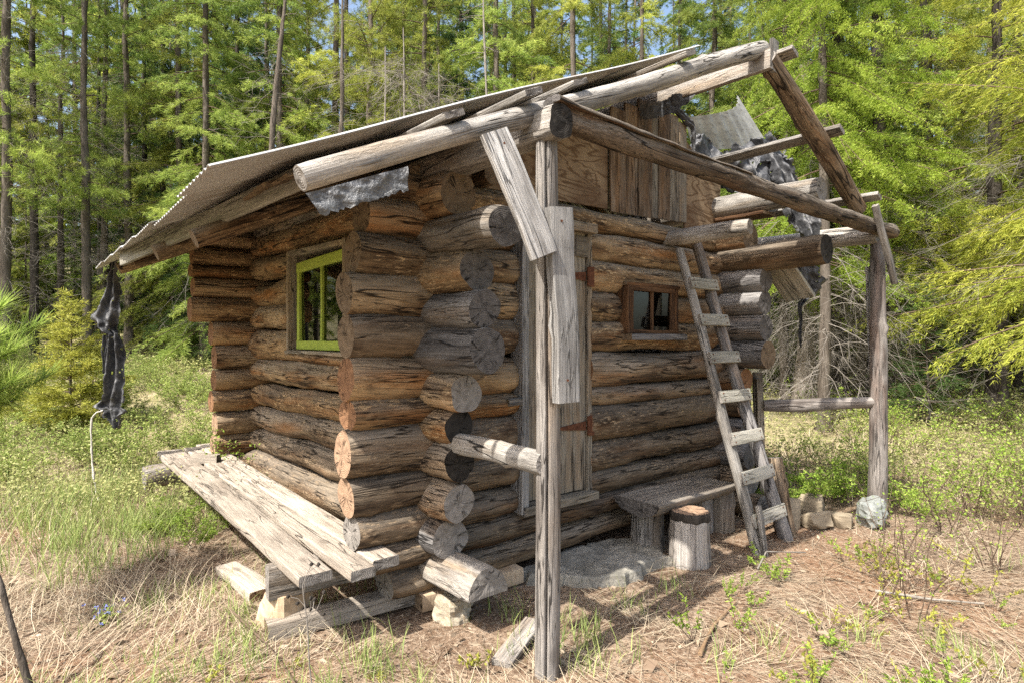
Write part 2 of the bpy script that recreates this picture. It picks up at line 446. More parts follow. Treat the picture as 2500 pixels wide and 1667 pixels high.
def glass():
    T = NT('window_glass')
    fr = T.n('ShaderNodeFresnel', {'IOR': 1.5}).outputs[0]
    f = T.math('ADD', T.math('MULTIPLY', fr, .9), .02)
    a = T.n('ShaderNodeBsdfTransparent', {'Color': (.22, .235, .23, 1)}); b = T.n('ShaderNodeBsdfGlossy', {'Roughness': .015, 'Color': (.9, .92, .92, 1)})
    m = T.n('ShaderNodeMixShader', {0: f}); T.t.links.new(a.outputs[0], m.inputs[1]); T.t.links.new(b.outputs[0], m.inputs[2])
    T.t.links.new(m.outputs[0], T.out.inputs[0]); return T.mat
M['glass'] = glass()

def leaf(name, a, b, c, trans=.4, vary=.35, rough=.55, spec=.25):
    """a..b by the per-sprig tint, c mixed in by clumps and by tree"""
    T = NT(name)
    tint = T.n('ShaderNodeAttribute', attribute_name='tint').outputs['Fac']
    rnd = T.n('ShaderNodeObjectInfo').outputs['Random']
    co = T.n('ShaderNodeTexCoord').outputs['Object']
    n1 = T.noise(co, 1.3, 3., .6)
    col = T.mix(tint, a, b)
    col = T.mix(T.math('MULTIPLY', T.ramp(n1, .4, .65), vary), col, c)
    g = T.math('ADD', .8, T.math('MULTIPLY', rnd, .4))
    col = T.mix(1., col, T.vec(g, g, T.math('MULTIPLY', g, .95)), 'MULTIPLY')
    d = T.n('ShaderNodeBsdfPrincipled', {'Base Color': col, 'Roughness': rough, 'Specular IOR Level': spec})
    t = T.n('ShaderNodeBsdfTranslucent', {'Color': col})
    m = T.n('ShaderNodeMixShader', {0: trans}); T.t.links.new(d.outputs[0], m.inputs[1]); T.t.links.new(t.outputs[0], m.inputs[2])
    T.t.links.new(m.outputs[0], T.out.inputs[0]); return T.mat
M['fir'] = leaf('fir_needles', (.13, .20, .045), (.42, .49, .12), (.24, .38, .075), .5)
M['pine'] = leaf('pine_needles', (.17, .22, .045), (.52, .54, .12), (.32, .41, .08), .5)
M['larch'] = leaf('larch_needles', (.18, .275, .035), (.44, .53, .09), (.30, .42, .06), .5)
M['hang'] = leaf('yellow_green_fir_needles', (.19, .24, .035), (.54, .54, .10), (.34, .40, .06), .5)
M['dark_fir'] = leaf('dark_fir_needles', (.045, .09, .03), (.15, .24, .065), (.09, .16, .045))
M['sapling'] = leaf('young_fir_needles', (.24, .26, .045), (.44, .43, .09), (.30, .33, .06))
M['pinesap'] = leaf('young_pine_needles', (.20, .32, .06), (.48, .58, .15), (.36, .46, .1), .5)
M['shrub'] = leaf('shrub_leaves', (.17, .25, .06), (.40, .46, .14), (.29, .38, .09), .45)
M['shrub_lime'] = leaf('lime_shrub_leaves', (.17, .29, .04), (.38, .48, .09), (.26, .40, .06), .45)
M['shrub_pale'] = leaf('pale_shrub_leaves', (.25, .28, .10), (.46, .47, .20), (.42, .38, .20), .4)
M['grass'] = leaf('grass_blades', (.16, .24, .07), (.42, .46, .18), (.28, .36, .11), .4)
M['drygrass'] = leaf('dry_grass_straw', (.27, .20, .135), (.66, .57, .44), (.46, .36, .26), trans=.15)
M['litter'] = leaf('needle_litter', (.12, .075, .048), (.54, .445, .345), (.27, .185, .125), trans=.05, vary=.4)
M['flower'] = leaf('blue_flower_petals', (.16, .2, .5), (.3, .34, .65), (.2, .25, .6))

def ground():
    T = NT('forest_floor')
    co = T.n('ShaderNodeTexCoord').outputs['Object']
    a = T.noise(co, .55, 5., .6); b = T.noise(co, 3.1, 6., .65); c = T.noise(co, 38., 5., .7); d = T.noise(co, 120., 3., .6)
    col = T.mix(T.ramp(b, .36, .64), (.13, .08, .05), (.30, .22, .155))
    col = T.mix(T.math('MULTIPLY', T.ramp(a, .5, .62), .6), col, (.26, .145, .082))
    col = T.mix(T.math('MULTIPLY', T.ramp(c, .5, .66), .75), col, (.44, .36, .275))
    col = T.mix(T.math('MULTIPLY', T.ramp(c, .46, .34), .7), col, (.075, .046, .03))
    sx = T.n('ShaderNodeVectorMath', {0: co, 1: tuple(-CAM)}, operation='ADD').outputs[0]
    far = T.ramp(T.n('ShaderNodeVectorMath', {0: sx}, operation='LENGTH').outputs['Value'], 6.5, 11.)
    gcol = T.mix(T.ramp(b, .35, .65), (.20, .22, .085), (.38, .33, .20))
    col = T.mix(T.math('MULTIPLY', far, .7), col, gcol)
    h = T.math('ADD', T.math('MULTIPLY', b, 1.4), T.math('ADD', c, T.math('MULTIPLY', d, .5)))
    return T.bsdf(col, .95, T.bump(h, .9, .025), .1)
M['ground'] = ground()
# ------------------------------------------------------------ the cabin
cabin = thing('log_cabin', (1.55, 2.8, 0), 'weathered brown log cabin with a broken porch roof and green-framed side window', 'cabin')
def cp(mb, name, mats, label=None): return part(mb, name, mats, cabin, label)
WL = 'wall_log'

# door wall (y = 1.08): rows between the seams
SB = [2.60, 2.43, 2.215, 1.985, 1.745, 1.51, 1.26, 1.105, .83, .61, .42, .25, .09]
LE = [-.30, -.455, -.50, -.555, -.54, -.54, -.53, -.56, -.54, -.51, -.40, -.30]
RE = [3.45, 3.72, 3.55, 3.5, 3.6, 3.5, 3.55, 3.6, 3.5, 3.5, 3.5, 3.4]
bm_ = ['brown', 'brown', 'brown', 'brown', 'brown_dark', 'brown_warm', 'brown_warm', 'brown_dark', 'brown_dark', 'brown_dark', 'brown_dark', 'brown_dark']
em_ = ['e_brown', 'e_brown', 'e_brown', 'e_brown', 'e_brown', 'e_orange', 'e_orange', 'e_pale', 'e_pale', 'e_grey', 'e_grey', 'e_grey']
for i in range(12):
    hi, lo = SB[i], SB[i + 1]; zc = (hi + lo) / 2; rz = (hi - lo) / 2 * 1.03; ry = .125 if i else .11
    segs = [(LE[i], RE[i])] if i in (0, 10, 11) else [(LE[i], .64), (1.345, RE[i])]
    if i == 3: segs = [(LE[i], .64), (1.345, 1.70), (2.40, RE[i])]
    for a, b in segs:
        s = sd(); r_ = np.random.default_rng(s)
        # the part standing clear of the corner swells a little, as cut logs do
        m = cp(log((a, 1.08 + r_.normal() * .006, zc), (b, 1.08 + r_.normal() * .006, zc + r_.normal() * .006), ry * r_.uniform(.93, 1.1), ry * r_.uniform(.93, 1.08), rz=(rz * (1.06 if a < 0 else 1), rz), bend=.014, amp=.017, n=48, knots=6, seed=s, chamf=.94), WL, [M[bm_[i] if a < 1 else ('brown' if i < 5 else 'brown_dark')], M[em_[i]]])

# window wall (x = 0): z at the front end, z at the back end, front end y, radius at the front, end grain
RA = [(2.455, 2.60, .74, .128, 'e_brown', 'brown'), (2.21, 2.36, .30, .112, 'e_dark', 'greylog'), (2.0, 2.09, .57, .122, 'e_dark', 'brown'),
      (1.78, 1.84, .49, .108, 'e_dark', 'bluegrey'), (1.55, 1.565, .47, .135, 'e_dark', 'bluegrey'), (1.30, 1.29, .68, .11, 'e_grey', 'brown_dark'),
      (1.105, 1.04, .74, .105, 'e_black', 'brown_dark'), (.885, .795, .74, .11, 'e_black', 'bluegrey'), (.665, .555, .745, .115, 'e_grey', 'bluegrey')]
for i, (zf, zb, ye, r, e, mt) in enumerate(RA):
    zat = lambda y: zf + (zb - zf) * (y - .8) / 3.7
    rzb = (.116, .117, .121, .121, .14, .121, .118, .121, .114)[i]
    segs = [(ye, 5.02 + .08 * math.sin(i * 2.3))]
    if 1 <= i <= 4: segs = [(ye, 2.06), (3.30, 5.0)]
    for a, b in segs:
        s = sd()
        cp(log((0, a, zat(a)), (0.0, b, zat(b)), r, .118, rz=(r if a < 1 else rzb, rzb), bend=.014, amp=.017, n=48, knots=6, seed=s, chamf=.94), WL,
           [M[mt if (a < 1 and b < 2.1) else ('brown_dark' if (a < 1 and i > 6) else ('brown' if i in (0, 1, 2, 3, 5) else 'brown_warm'))], M[e]])
cp(log((0.0, 2.0, 1.45), (0, 3.4, 1.475), .125, .125, rz=(.06, .06), amp=.006), WL, [M['brown_warm'], M['e_brown']])
# tenth row: short saddle block in front, long sunlit log behind it
cp(log((-.02, 1.5, .40), (-.06, 5.0, .295), .14, .15, rz=(.125, .15), amp=.014, n=44, knots=5), WL, [M['brown_dark'], M['e_grey']])
cp(log((-.01, .83, .435), (0, 1.5, .43), .125, .12, rz=(.115, .12), amp=.015), WL, [M['bluegrey'], M['e_grey']])
# sill: half log lying flat, poking out past the corner
cp(log((.03, .50, .20), (0, 5.0, .05), .14, .12, prof=halfround(34), rz=(.16, .14), knots=0, amp=.005), WL, [M['greylog'], M['e_grey']])

# back wall (y = 4.6)
SK = [2.75, 2.57, 2.38, 2.25, 2.05, 1.80, 1.555, 1.31, 1.09, .86, .62, .4, .2, .0]
for i in range(13):
    zc = (SK[i] + SK[i + 1]) / 2; rz = (SK[i] - SK[i + 1]) / 2 * 1.03
    cp(log((-.66 + .03 * math.sin(i * 3) if i < 5 else -.46 + .02 * math.sin(i * 2.2), 4.62, zc), (3.6, 4.62, zc), .13, .125, rz=(rz, rz), amp=.009, n=40), WL, [M['brown_warm' if i % 3 else 'brown'], M['e_pale' if i > 8 else 'e_orange']])

# right wall (x = 3.2)
RC = [(2.55, .72, .14, 'e_brown', 'brown'), (2.36, .05, .125, 'e_black', 'brown_dark'), (2.15, .57, .118, 'e_dark', 'bluegrey'), (1.945, .58, .118, 'e_dark', 'bluegrey'),
      (1.72, .57, .122, 'e_dark', 'bluegrey'), (1.475, .55, .135, 'e_brown', 'bluegrey'), (1.24, .76, .12, 'e_orange', 'brown_dark'), (1.01, .78, .12, 'e_pale', 'brown_dark'),
      (.78, .75, .12, 'e_dark', 'bluegrey'), (.55, .72, .125, 'e_dark', 'bluegrey'), (.32, .70, .125, 'e_grey', 'brown_dark'), (.1, .6, .12, 'e_grey', 'brown_dark')]
for z, ye, r, e, mt in RC:
    cp(log((3.2, ye, z), (3.2, 5.0, z), r, .12, rz=(r * .97, .12), amp=.009, n=36), WL, [M[mt], M[e]])

# gable of the door wall: plywood, upright boards, plywood
def panel(name, pts, y, th, mat):
    """flat sheet in the x-z plane with thickness; pts counter-clockwise seen from the porch"""
    mb = MB(); p = np.array(pts); n = len(p); c = p.mean(0)
    rows = 8
    top = np.stack([p[:, 0], np.full(n, y), p[:, 1]], 1); bot = top + np.array([0, th, 0])
    F = [[i for i in range(n)]]
    mb.add(top, F, [[(q[0], q[1]) for q in p]], 0, False)
    mb.add(bot, [list(range(n))[::-1]], [[(q[0], q[1]) for q in p[::-1]]], 0, False)
    vv = np.concatenate([top, bot])
    S = [[i, n + i, n + (i + 1) % n, (i + 1) % n] for i in range(n)]
    mb.add(vv, S, [[(0, 0), (0, th), (.3, th), (.3, 0)]] * n, 0, False)
    return cp(mb, name, [M[mat]])
rl = lambda x: 2.735 + .466 * x          # underside of the left roof slope
panel('gable_panel', [(-.15, 2.60), (1.62, 2.645), (1.62, rl(1.62) - .10), (-.15, rl(-.15) - .02)], 1.05, .018, 'ply')
panel('gable_panel', [(2.652, 2.60), (3.24, 2.62), (3.24, 3.12), (2.652, 3.42)], 1.048, .018, 'ply')
bx = [1.625, 1.80, 1.965, 2.15, 2.235, 2.40, 2.53, 2.648]
for i in range(7):
    a, b = bx[i] + .003, bx[i + 1] - .003
    tz = lambda x: (3.70 - .44 * (2.15 - x)) if x < 2.15 else (3.74 - .36 * (x - 2.15))
    zt = min(tz(a), tz(b)) - .02
    cp(plank(((a + b) / 2, 1.03 + .004 * (i % 2), 2.625 + .006 * i), ((a + b) / 2, 1.03 + .004 * (i % 2), zt), b - a, .022, up=(0, 1, 0), amp=.0025, nw=4), 'gable_board', [M['gable' if i not in (5, 6, 3) else 'door'], M['e_grey']])
# small joist ends under the gable
for x, z, r, ye in ((.36, 2.66, .06, .90),):
    cp(log((x, ye, z), (x, 1.6, z + .02), r, .06, n=24), 'joist', [M['brown_dark'], M['e_brown']])
cp(log((2.43, .30, 2.49), (2.36, 1.2, 2.485), .062, .068, n=30, amp=.004), 'joist', [M['pole'], M['e_grey']])
# upper log lying along the right wall plate and the short board under it
cp(log((3.2, .09, 2.865), (3.2, 5.0, 2.93), .105, .12, n=36), 'purlin', [M['pole'], M['e_grey']])
cp(plank((3.22, .55, 2.745), (3.22, 1.15, 2.75), .22, .03), 'roof_board', [M['redframe'], M['e_brown']])

# door with frame and hinges
door = MB()
xs = [.70, .86, 1.01, 1.17, 1.30]
for i in range(4):
    a, b = xs[i] + .002, xs[i + 1] - .002
    plank(((a + b) / 2, 1.0, .50), ((a + b) / 2, 1.0, 2.40), b - a, .03, up=(0, 1, 0), mb=door, nw=4)
door = cp(door, 'door', [M['door'], M['e_grey']])
cp(plank((.655, .985, .44), (.655, .985, 2.47), .06, .13, up=(0, 1, 0)), 'door_jamb', [M['board'], M['e_grey']])
cp(plank((1.335, 1.06, .44), (1.335, 1.06, 2.47), .045, .18, up=(0, 1, 0)), 'door_jamb', [M['door'], M['e_grey']])
cp(plank((.62, .975, 2.435), (1.36, .975, 2.435), .12, .07), 'door_lintel', [M['door'], M['e_grey']])
cp(plank((.64, .97, .455), (1.36, .97, .455), .14, .06), 'door_sill', [M['door'], M['e_grey']])
cp(plank((1.19, .975, 2.30), (1.31, .975, 2.30), .012, .16, up=(0, 0, 1)), 'door_cleat', [M['door'], M['e_grey']])
cp(plank((.52, .945, 1.195), (.63, .94, 1.195), .05, .05), 'door_latch', [M['greylog'], M['e_grey']])
for z in (2.08, .97):
    mb = MB()
    # tapering strap on the door, butt plate on the wall log, knuckle between
    pts = np.array([(1.03, z - .01), (1.295, z - .034), (1.295, z + .034), (1.03, z + .01)])
    for th0, th1, P in ((.982, .974, pts), (.965, .955, np.array([(1.315, z - .075), (1.365, z - .075), (1.365, z + .075), (1.315, z + .075)]))):
        t = np.stack([P[:, 0], np.full(4, th1), P[:, 1]], 1); b = t.copy(); b[:, 1] = th0
        mb.add(np.concatenate([t, b]), [[0, 1, 2, 3], [4, 7, 6, 5], [0, 4, 5, 1], [1, 5, 6, 2], [2, 6, 7, 3], [3, 7, 4, 0]], None, 0, False)
    sweep(mb, line((1.308, .962, z - .07), (1.308, .962, z + .07), .02), circ(10), .011, up=(0, 1, 0), amp=0, ms=0, me_=0)
    for xx in (1.10, 1.20, 1.27):
        sweep(mb, line((xx, .975, z), (xx, .968, z), .002), circ(8), .007, amp=0, ms=0, me_=0)
    h = part(mb, 'hinge', [M['rust']], door)

# small window in the door wall
def bar(p0, p1, w, h, mat, parent, name, up=(0, 0, 1), amp=.0015):
    return part(plank(p0, p1, w, h, up=up, amp=amp, bend=.001, rc=.003), name, [M[mat], M['e_brown']], parent)
fw_ = MB()
plank((1.725, .98, 1.66), (1.725, .98, 2.04), .035, .13, up=(0, 1, 0), mb=fw_); plank((2.355, .98, 1.66), (2.355, .98, 2.04), .035, .13, up=(0, 1, 0), mb=fw_)
plank((1.70, .98, 2.052), (2.39, .98, 2.052), .13, .028, mb=fw_); 
win = cp(fw_, 'window', [M['redframe'], M['e_brown']])
bar((1.69, .93, 1.632), (2.42, .93, 1.632), .14, .05, 'bluegrey', win, 'sill')
sash = MB()
for x in (1.765, 2.30): plank((x, .935, 1.665), (x, .935, 2.035), .045, .03, up=(0, 1, 0), mb=sash)
plank((2.03, .937, 1.665), (2.03, .937, 2.035), .03, .026, up=(0, 1, 0), mb=sash)
plank((1.745, .932, 2.02), (2.32, .932, 2.02), .03, .04, mb=sash); plank((1.745, .932, 1.675), (2.32, .932, 1.675), .03, .03, mb=sash)
part(sash, 'sash', [M['redframe'], M['e_brown']], win)
def pane(corners, parent, th=.004, nrm=(0, 1, 0)):
    mb = MB(); c = np.array(corners, float); b = c + np.array(nrm) * th
    mb.add(np.concatenate([c, b]), [[0, 1, 2, 3], [4, 7, 6, 5], [0, 4, 5, 1], [1, 5, 6, 2], [2, 6, 7, 3], [3, 7, 4, 0]], None, 0, False)
    return part(mb, 'pane', [M['glass']], parent)
pane([(1.775, .94, 1.68), (2.02, .94, 1.68), (2.02, .943, 2.01), (1.775, .943, 2.01)], win)
pane([(2.04, .94, 1.68), (2.29, .94, 1.68), (2.29, .937, 2.01), (2.04, .937, 2.01)], win)

# green window in the side wall
fr = MB()
plank((-.03, 3.285, 1.50), (-.03, 3.285, 2.40), .05, .22, up=(1, 0, 0), mb=fr); plank((-.03, 2.06, 1.50), (-.03, 2.06, 2.36), .05, .22, up=(1, 0, 0), mb=fr)
plank((-.03, 2.03, 2.335), (-.03, 3.31, 2.385), .22, .04, mb=fr); plank((-.04, 2.03, 1.50), (-.04, 3.31, 1.505), .24, .03, mb=fr)
gwin = cp(fr, 'window', [M['door'], M['e_brown']])
gs = MB(); X = -.075
plank((X, 3.15, 1.535), (X, 3.15, 2.28), .055, .035, up=(1, 0, 0), mb=gs, amp=.001); plank((X, 2.12, 1.535), (X, 2.12, 2.29), .055, .035, up=(1, 0, 0), mb=gs, amp=.001)
plank((X - .003, 2.10, 2.255), (X - .003, 3.175, 2.245), .035, .085, mb=gs, amp=.001); plank((X - .003, 2.10, 1.565), (X - .003, 3.175, 1.565), .035, .075, mb=gs, amp=.001)
plank((X + .002, 2.63, 1.59), (X + .002, 2.63, 2.22), .028, .028, up=(1, 0, 0), mb=gs, amp=.001)
part(gs, 'sash', [M['green'], M['green']], gwin, 'lime green painted sash')
pane([(X + .012, 3.13, 1.59), (X + .012, 2.64, 1.59), (X + .006, 2.64, 2.22), (X + .006, 3.13, 2.22)], gwin, nrm=(1, 0, 0))
pane([(X + .012, 2.62, 1.59), (X + .012, 2.14, 1.59), (X + .016, 2.14, 2.22), (X + .016, 2.62, 2.22)], gwin, nrm=(1, 0, 0))

# ------------------------------------------------------------ porch frame
def postprof(n=40, notch=.22, at=-140):
    a = np.radians(-90 + np.arange(n) * 360 / n); c = np.stack([np.cos(a), np.sin(a)], 1)
    d = (np.degrees(a) - at + 180) % 360 - 180
    return c * (1 - notch * np.exp(-(d / 5.) ** 2))[:, None]
# the front post is split lengthways by one deep drying crack
P1 = line((0, 0, -.15), (.0, .0, 2.56), .05, .008, 3)
mb = MB(); sweep(mb, P1, postprof(90, .6, -43), np.linspace(.061, .055, len(P1)), up=(0, 1, 0), amp=.003, nf=6, seed=31)
cp(mb, 'porch_post', [M['post'], M['e_grey']])
P2 = line((4.15, 0, -.15), (4.16, .0, 2.52), .05, .01, 5)
mb = MB(); sweep(mb, P2, circ(36), np.linspace(.084, .060, len(P2)), up=(0, 1, 0), amp=.006, seed=32, knots=14)
cp(mb, 'porch_post', [M['post_dark'], M['e_dark']])
# wall plates running out to the posts
sq = circ(40); sq = sq / (np.abs(sq) ** 3.2).sum(1)[:, None] ** (1 / 3.2)
cp(log((.0, -.10, 2.625), (.02, 5.0, 2.78), .078, .10, amp=.015, n=40, prof=sq, rz=(.082, .10), seed=63), 'purlin', [M['greylog'], M['e_black']])
cp(log((4.12, -.02, 2.585), (4.10, 4.9, 2.70), .09, .10, amp=.006), 'purlin', [M['pole'], M['e_grey']])
# rotten cross beam between the posts
L = line((.0, -.04, 2.685), (4.42, -.04, 2.625), .04, .02, 9)
mb = MB(); pr = circ(44); pr = pr * (1 - .22 * np.exp(-((np.degrees(np.arctan2(pr[:, 1], pr[:, 0])) - 165) / 14) ** 2))[:, None]
sweep(mb, L, pr, np.stack([np.linspace(.058, .064, len(L)), np.linspace(.064, .068, len(L))], 1), amp=.014, nf=9, seed=41)
cp(mb, 'porch_beam', [M['rotten'], M['e_black']])
L = line((-.02, -.055, 2.715), (1.75, -.05, 2.69), .04, .012, 9); mb = MB()
sweep(mb, L, halfround(24), np.stack([np.linspace(.062, .04, len(L)), np.linspace(.036, .014, len(L))], 1), amp=.014, nf=12, seed=44)
cp(mb, 'split_slab', [M['rotten'], M['e_dark']])
# rafters: the big peeled pole in front, the bark-patched one on the right
cp(log((-1.15, .08, 2.195), (2.19, .08, 3.715), .049, .062, amp=.005, n=40, bend=.022, seed=55), 'rafter', [M['pole'], M['e_grey']])
cp(log((2.16, .03, 3.62), (3.85, .05, 2.79), .075, .072, amp=.010, n=36, bend=.015, up=(0, 1, 0)), 'rafter', [M['barkpole'], M['e_grey']])
# ridge board, end cleat and stub
cp(plank((2.14, -.02, 3.60), (2.08, 5.0, 3.70), .045, .15), 'ridge_board', [M['greylog'], M['e_grey']])
cp(plank((2.215, -.0, 3.52), (2.235, .01, 3.765), .09, .03, up=(0, 1, 0)), 'ridge_cleat', [M['pole'], M['e_grey']])
for x, z, ya, yb in ((2.28, 3.655, -.12, 1.25), (3.02, 3.262, -.14, 1.3), (3.80, 2.86, -.14, 1.1)):
    cp(plank((x, ya, z), (x, yb, z + .01), .10, .035, up=(.45, 0, 1)), 'roof_lath', [M['pole'], M['e_grey']])
for x in (-.52, -.12, .24, 1.13):
    z = 2.195 + (x + 1.15) * .455 + .085
    cp(plank((x, -.02 + .03 * math.sin(x * 9), z), (x - .02, 5.05, z + .08), .11, .03, up=(-.45, 0, 1)), 'roof_lath', [M['pole'], M['e_grey']])
# rafters under the tin: cut ends show below the eave
for x, y, z in ((-1.20, 1.655, 2.18), (-1.25, 2.65, 2.21), (-1.28, 3.6, 2.25), (-1.27, 4.7, 2.295)):
    cp(log((x, y, z), (2.05, y, z + .455 * (2.05 - x)), .058, .062, n=24, amp=.004), 'rafter', [M['brown'], M['e_brown']])
    cp(log((4.3, y, 2.63), (2.2, y, 3.62), .058, .062, n=18, amp=.004), 'rafter', [M['brown'], M['e_brown']])
for i in range(20):
    y = .72 + i * .222
    cp(plank((-1.02 + .03 * math.sin(i * 5), y, 2.335 + .016 * y), (2.0, y, 3.70 + .012 * y), .212, .018, up=(-.45, 0, 1), amp=.004, step=.12), 'roof_board', [M['brown_dark'], M['e_brown']])
cp(plank((-.92, .58, 2.37), (-1.34, 3.7, 2.275), .03, .115, bend=.02), 'eave_board', [M['rung'], M['e_grey']])
# corrugated tin on the left slope, eight overlapping sheets
def tin(y0, y1, x0, x1, z0, k, lift=0., pitch=.068, dy=0.):
    mb = MB(); ny = int((y1 - y0) / pitch * 8) + 1; nx = 26
    y = np.linspace(y0, y1, ny); q = np.linspace(0, 1, nx)
    X = x0 + (x1 - x0) * q
    A = np.zeros((nx, ny, 3)); A[..., 0] = X[:, None]; A[..., 1] = y[None]
    A[..., 2] = z0 + k * (X - x0)[:, None] + .0065 * np.sin(2 * np.pi * y / pitch)[None] + lift + dy * (y - y0)[None] + .008 * np.sin(X * 3 + y0 * 5)[:, None]
    B = A.copy(); B[..., 2] -= .0025
    grid(mb, A); grid(mb, B[:, ::-1])
    for a, b in ((A[0], B[0]), (A[-1], B[-1]), (A[:, 0], B[:, 0]), (A[:, -1], B[:, -1])):
        grid(mb, np.stack([a, b], 1))
    return mb
ez = [0, .012, -.02, .01, .025, .0, -.015, .01]
for i in range(8):
    y0 = .32 + i * .60; y1 = y0 + .66
    ex = (-1.40, -1.33, -1.33, -1.36, -1.38, -1.39, -1.40, -1.42)[i]
    cp(tin(y0, min(y1, 5.16), ex, 2.02 if i else 1.80, 2.235 + .018 * y0 + .466 * (ex + 1.4), .455, .004 * (i % 2) + .02), 'roof_sheet', [M['metal']])
for i in range(5):  # right slope: mostly unseen sheets added to keep light out of the interior
    y0 = 1.75 + i * .64
    mb = tin(y0, min(y0 + .70, 5.15), 4.45, 2.15, 2.66, -.455, .004 * (i % 2) + .02)
    cp(mb, 'roof_sheet', [M['metal']])
# rails, nailed boards
cp(log((-.03, -.02, 1.02), (-.0, .86, 1.005), .052, .058, n=30, amp=.006, rz=(.058, .062)), 'porch_rail', [M['pole'], M['e_grey']])
cp(log((3.52, .76, .985), (4.10, .02, 1.03), .045, .045, n=30, amp=.01, rz=(.055, .055)), 'porch_rail', [M['post_dark'], M['e_grey']])
cp(plank((3.47, .76, -.05), (3.44, .78, 1.25), .10, .03, up=(.6, -.8, 0)), 'rail_upright', [M['door'], M['e_grey']])
cp(plank((3.54, .80, -.05), (3.51, .82, 1.30), .05, .09, up=(.6, -.8, 0)), 'rail_upright', [M['door'], M['e_grey']])
cp(plank((-.022, -.105, 2.216), (.024, -.11, 1.315), .125, .055, up=(0.15, 1, 0), knots=2, bend=.008, amp=.003), 'nailed_board', [M['board'], M['e_grey']])
cp(plank((-.335, -.02, 2.52), (-.118, -.11, 1.985), .135, .035, up=(.25, 1, 0), knots=1, bend=.012), 'nailed_board', [M['board'], M['e_grey']])
cp(plank((3.78, -.11, 2.78), (4.19, -.13, 2.13), .055, .045, up=(0, 1, 0)), 'nailed_board', [M['greylog'], M['e_grey']])
cp(plank((4.20, .10, 2.30), (4.29, .10, 1.3), .05, .03, up=(0, 1, 0)), 'nailed_board', [M['board'], M['e_grey']])
def nails(board, pts, nrm):
    nrm = np.array(nrm, float); nrm /= np.linalg.norm(nrm)
    for p in pts:
        p = np.array(p, float); mb = MB(); sweep(mb, np.array([p, p + nrm * .002, p + nrm * .004]), circ(8), .0055, up=(.1, .2, 1), amp=0, ms=0, me_=0, chamf=1)
        part(mb, 'nail', [M['rust']], board)
# small awning board by the right wall
cp(plank((3.38, .58, 2.31), (3.62, .46, 1.99), .34, .028, up=(.7, -.2, .5)), 'awning_board', [M['rung'], M['e_grey']])
# floor inside so no daylight comes up through it
cp(plank((1.6, 1.2, .30), (1.6, 4.5, .30), 3.0, .05, nw=3, step=.5), 'floor', [M['door'], M['e_grey']])
# stones and pads the corner stands on
pad = MB(); plank((-.12, 1.05, .045), (.62, 1.0, .05), .22, .10, mb=pad); cp(pad, 'corner_block', [M['chock'], M['e_brown']])
cp(log((.10, 1.08, -.1), (.10, 1.08, .12), .10, .10, n=24, up=(0, 1, 0)), 'corner_block', [M['brown'], M['e_brown']])
# ------------------------------------------------------------ things round the cabin
# long plank bench by the window wall
t = thing('plank_bench', (-.62, 3.0, 0), 'long plank bench of sun-bleached boards beside the window wall', 'bench')
for i, (a, b, w0) in enumerate((((-.79, .87, .392), (-.76, 5.20, .387), .175), ((-.585, .76, .397), (-.54, 5.25, .392), .14), ((-.425, .82, .40), (-.385, 5.35, .397), .155))):
    part(plank(a, b, w0, .055, bend=.012, amp=.004, rc=.008, taper=(1.35, 1.12, 1.15)[i], seed=70 + i), 'plank', [M['bench'], M['e_grey']], t)
part(plank((-.91, 1.28, .27), (-.14, 1.22, .265), .085, .185, amp=.004), 'support_beam', [M['greylog'], M['e_grey']], t)
part(log((-1.04, 4.86, .22), (-.2, 4.9, .225), .125, .12, n=36), 'support_log', [M['greylog'], M['e_grey']], t)
single(plank((-.70, 4.32, .465), (-.50, 4.18, .455), .11, .09, amp=.008), 'wood_chunk', [M['bench'], M['e_dark']], (-.6, 4.25, .445), 'small chunk of wood lying on the far end of the plank bench', 'wood chunk')
# chocks and offcuts under the bench
def chunk(c, size, rot, seed, mat, rough=.12, n=3, tilt=0.):
    """irregular split block or stone"""
    r_ = np.random.default_rng(seed); mb = MB()
    u = np.linspace(0, np.pi, 14); v = np.linspace(0, 2 * np.pi, 24, endpoint=False)
    S = np.stack([np.outer(np.sin(u), np.cos(v)), np.outer(np.sin(u), np.sin(v)), np.outer(np.cos(u), np.ones(24))], -1).reshape(-1, 3)
    # push the sphere towards a faceted solid
    N = r_.normal(size=(n * 5 + 6, 3)); N /= np.linalg.norm(N, axis=1)[:, None]
    N[:6] = np.array([(1, 0, 0), (-1, 0, 0), (0, 1, 0), (0, -1, 0), (0, 0, 1), (0, 0, -1)]) + r_.normal(size=(6, 3)) * .12
    N /= np.linalg.norm(N, axis=1)[:, None]
    h = np.concatenate([np.ones(6), r_.uniform(1.05, 1.5, n * 5)])
    k = (S @ N.T) / h[None]; rad = 1 / np.maximum(k.max(1), .3)
    V = S * rad[:, None]; V = V * np.array(size) * .5
    V = V + S * (fbm(V * 14 + seed, seed, 3) * rough * min(size) * .4)[:, None]
    a = math.radians(rot); c_, s_ = math.cos(a), math.sin(a)
    if tilt:
        b = math.radians(tilt); V = V @ np.array([[math.cos(b), 0, math.sin(b)], [0, 1, 0], [-math.sin(b), 0, math.cos(b)]]).T
    V = V @ np.array([[c_, s_, 0], [-s_, c_, 0], [0, 0, 1]])
    V = V + np.array(c)
    F = []
    for i in range(13):
        for j in range(24): F.append([i * 24 + j, (i + 1) * 24 + j, (i + 1) * 24 + (j + 1) % 24, i * 24 + (j + 1) % 24])
    mb.add(V, F, None, 0, False); return mb
single(chunk((-.80, 1.34, .10), (.24, .22, .24), 30, 5, 'chock'), 'chock_block', [M['chock']], (-.80, 1.34, 0), 'pale split block wedged under the near bench support', 'wood block')
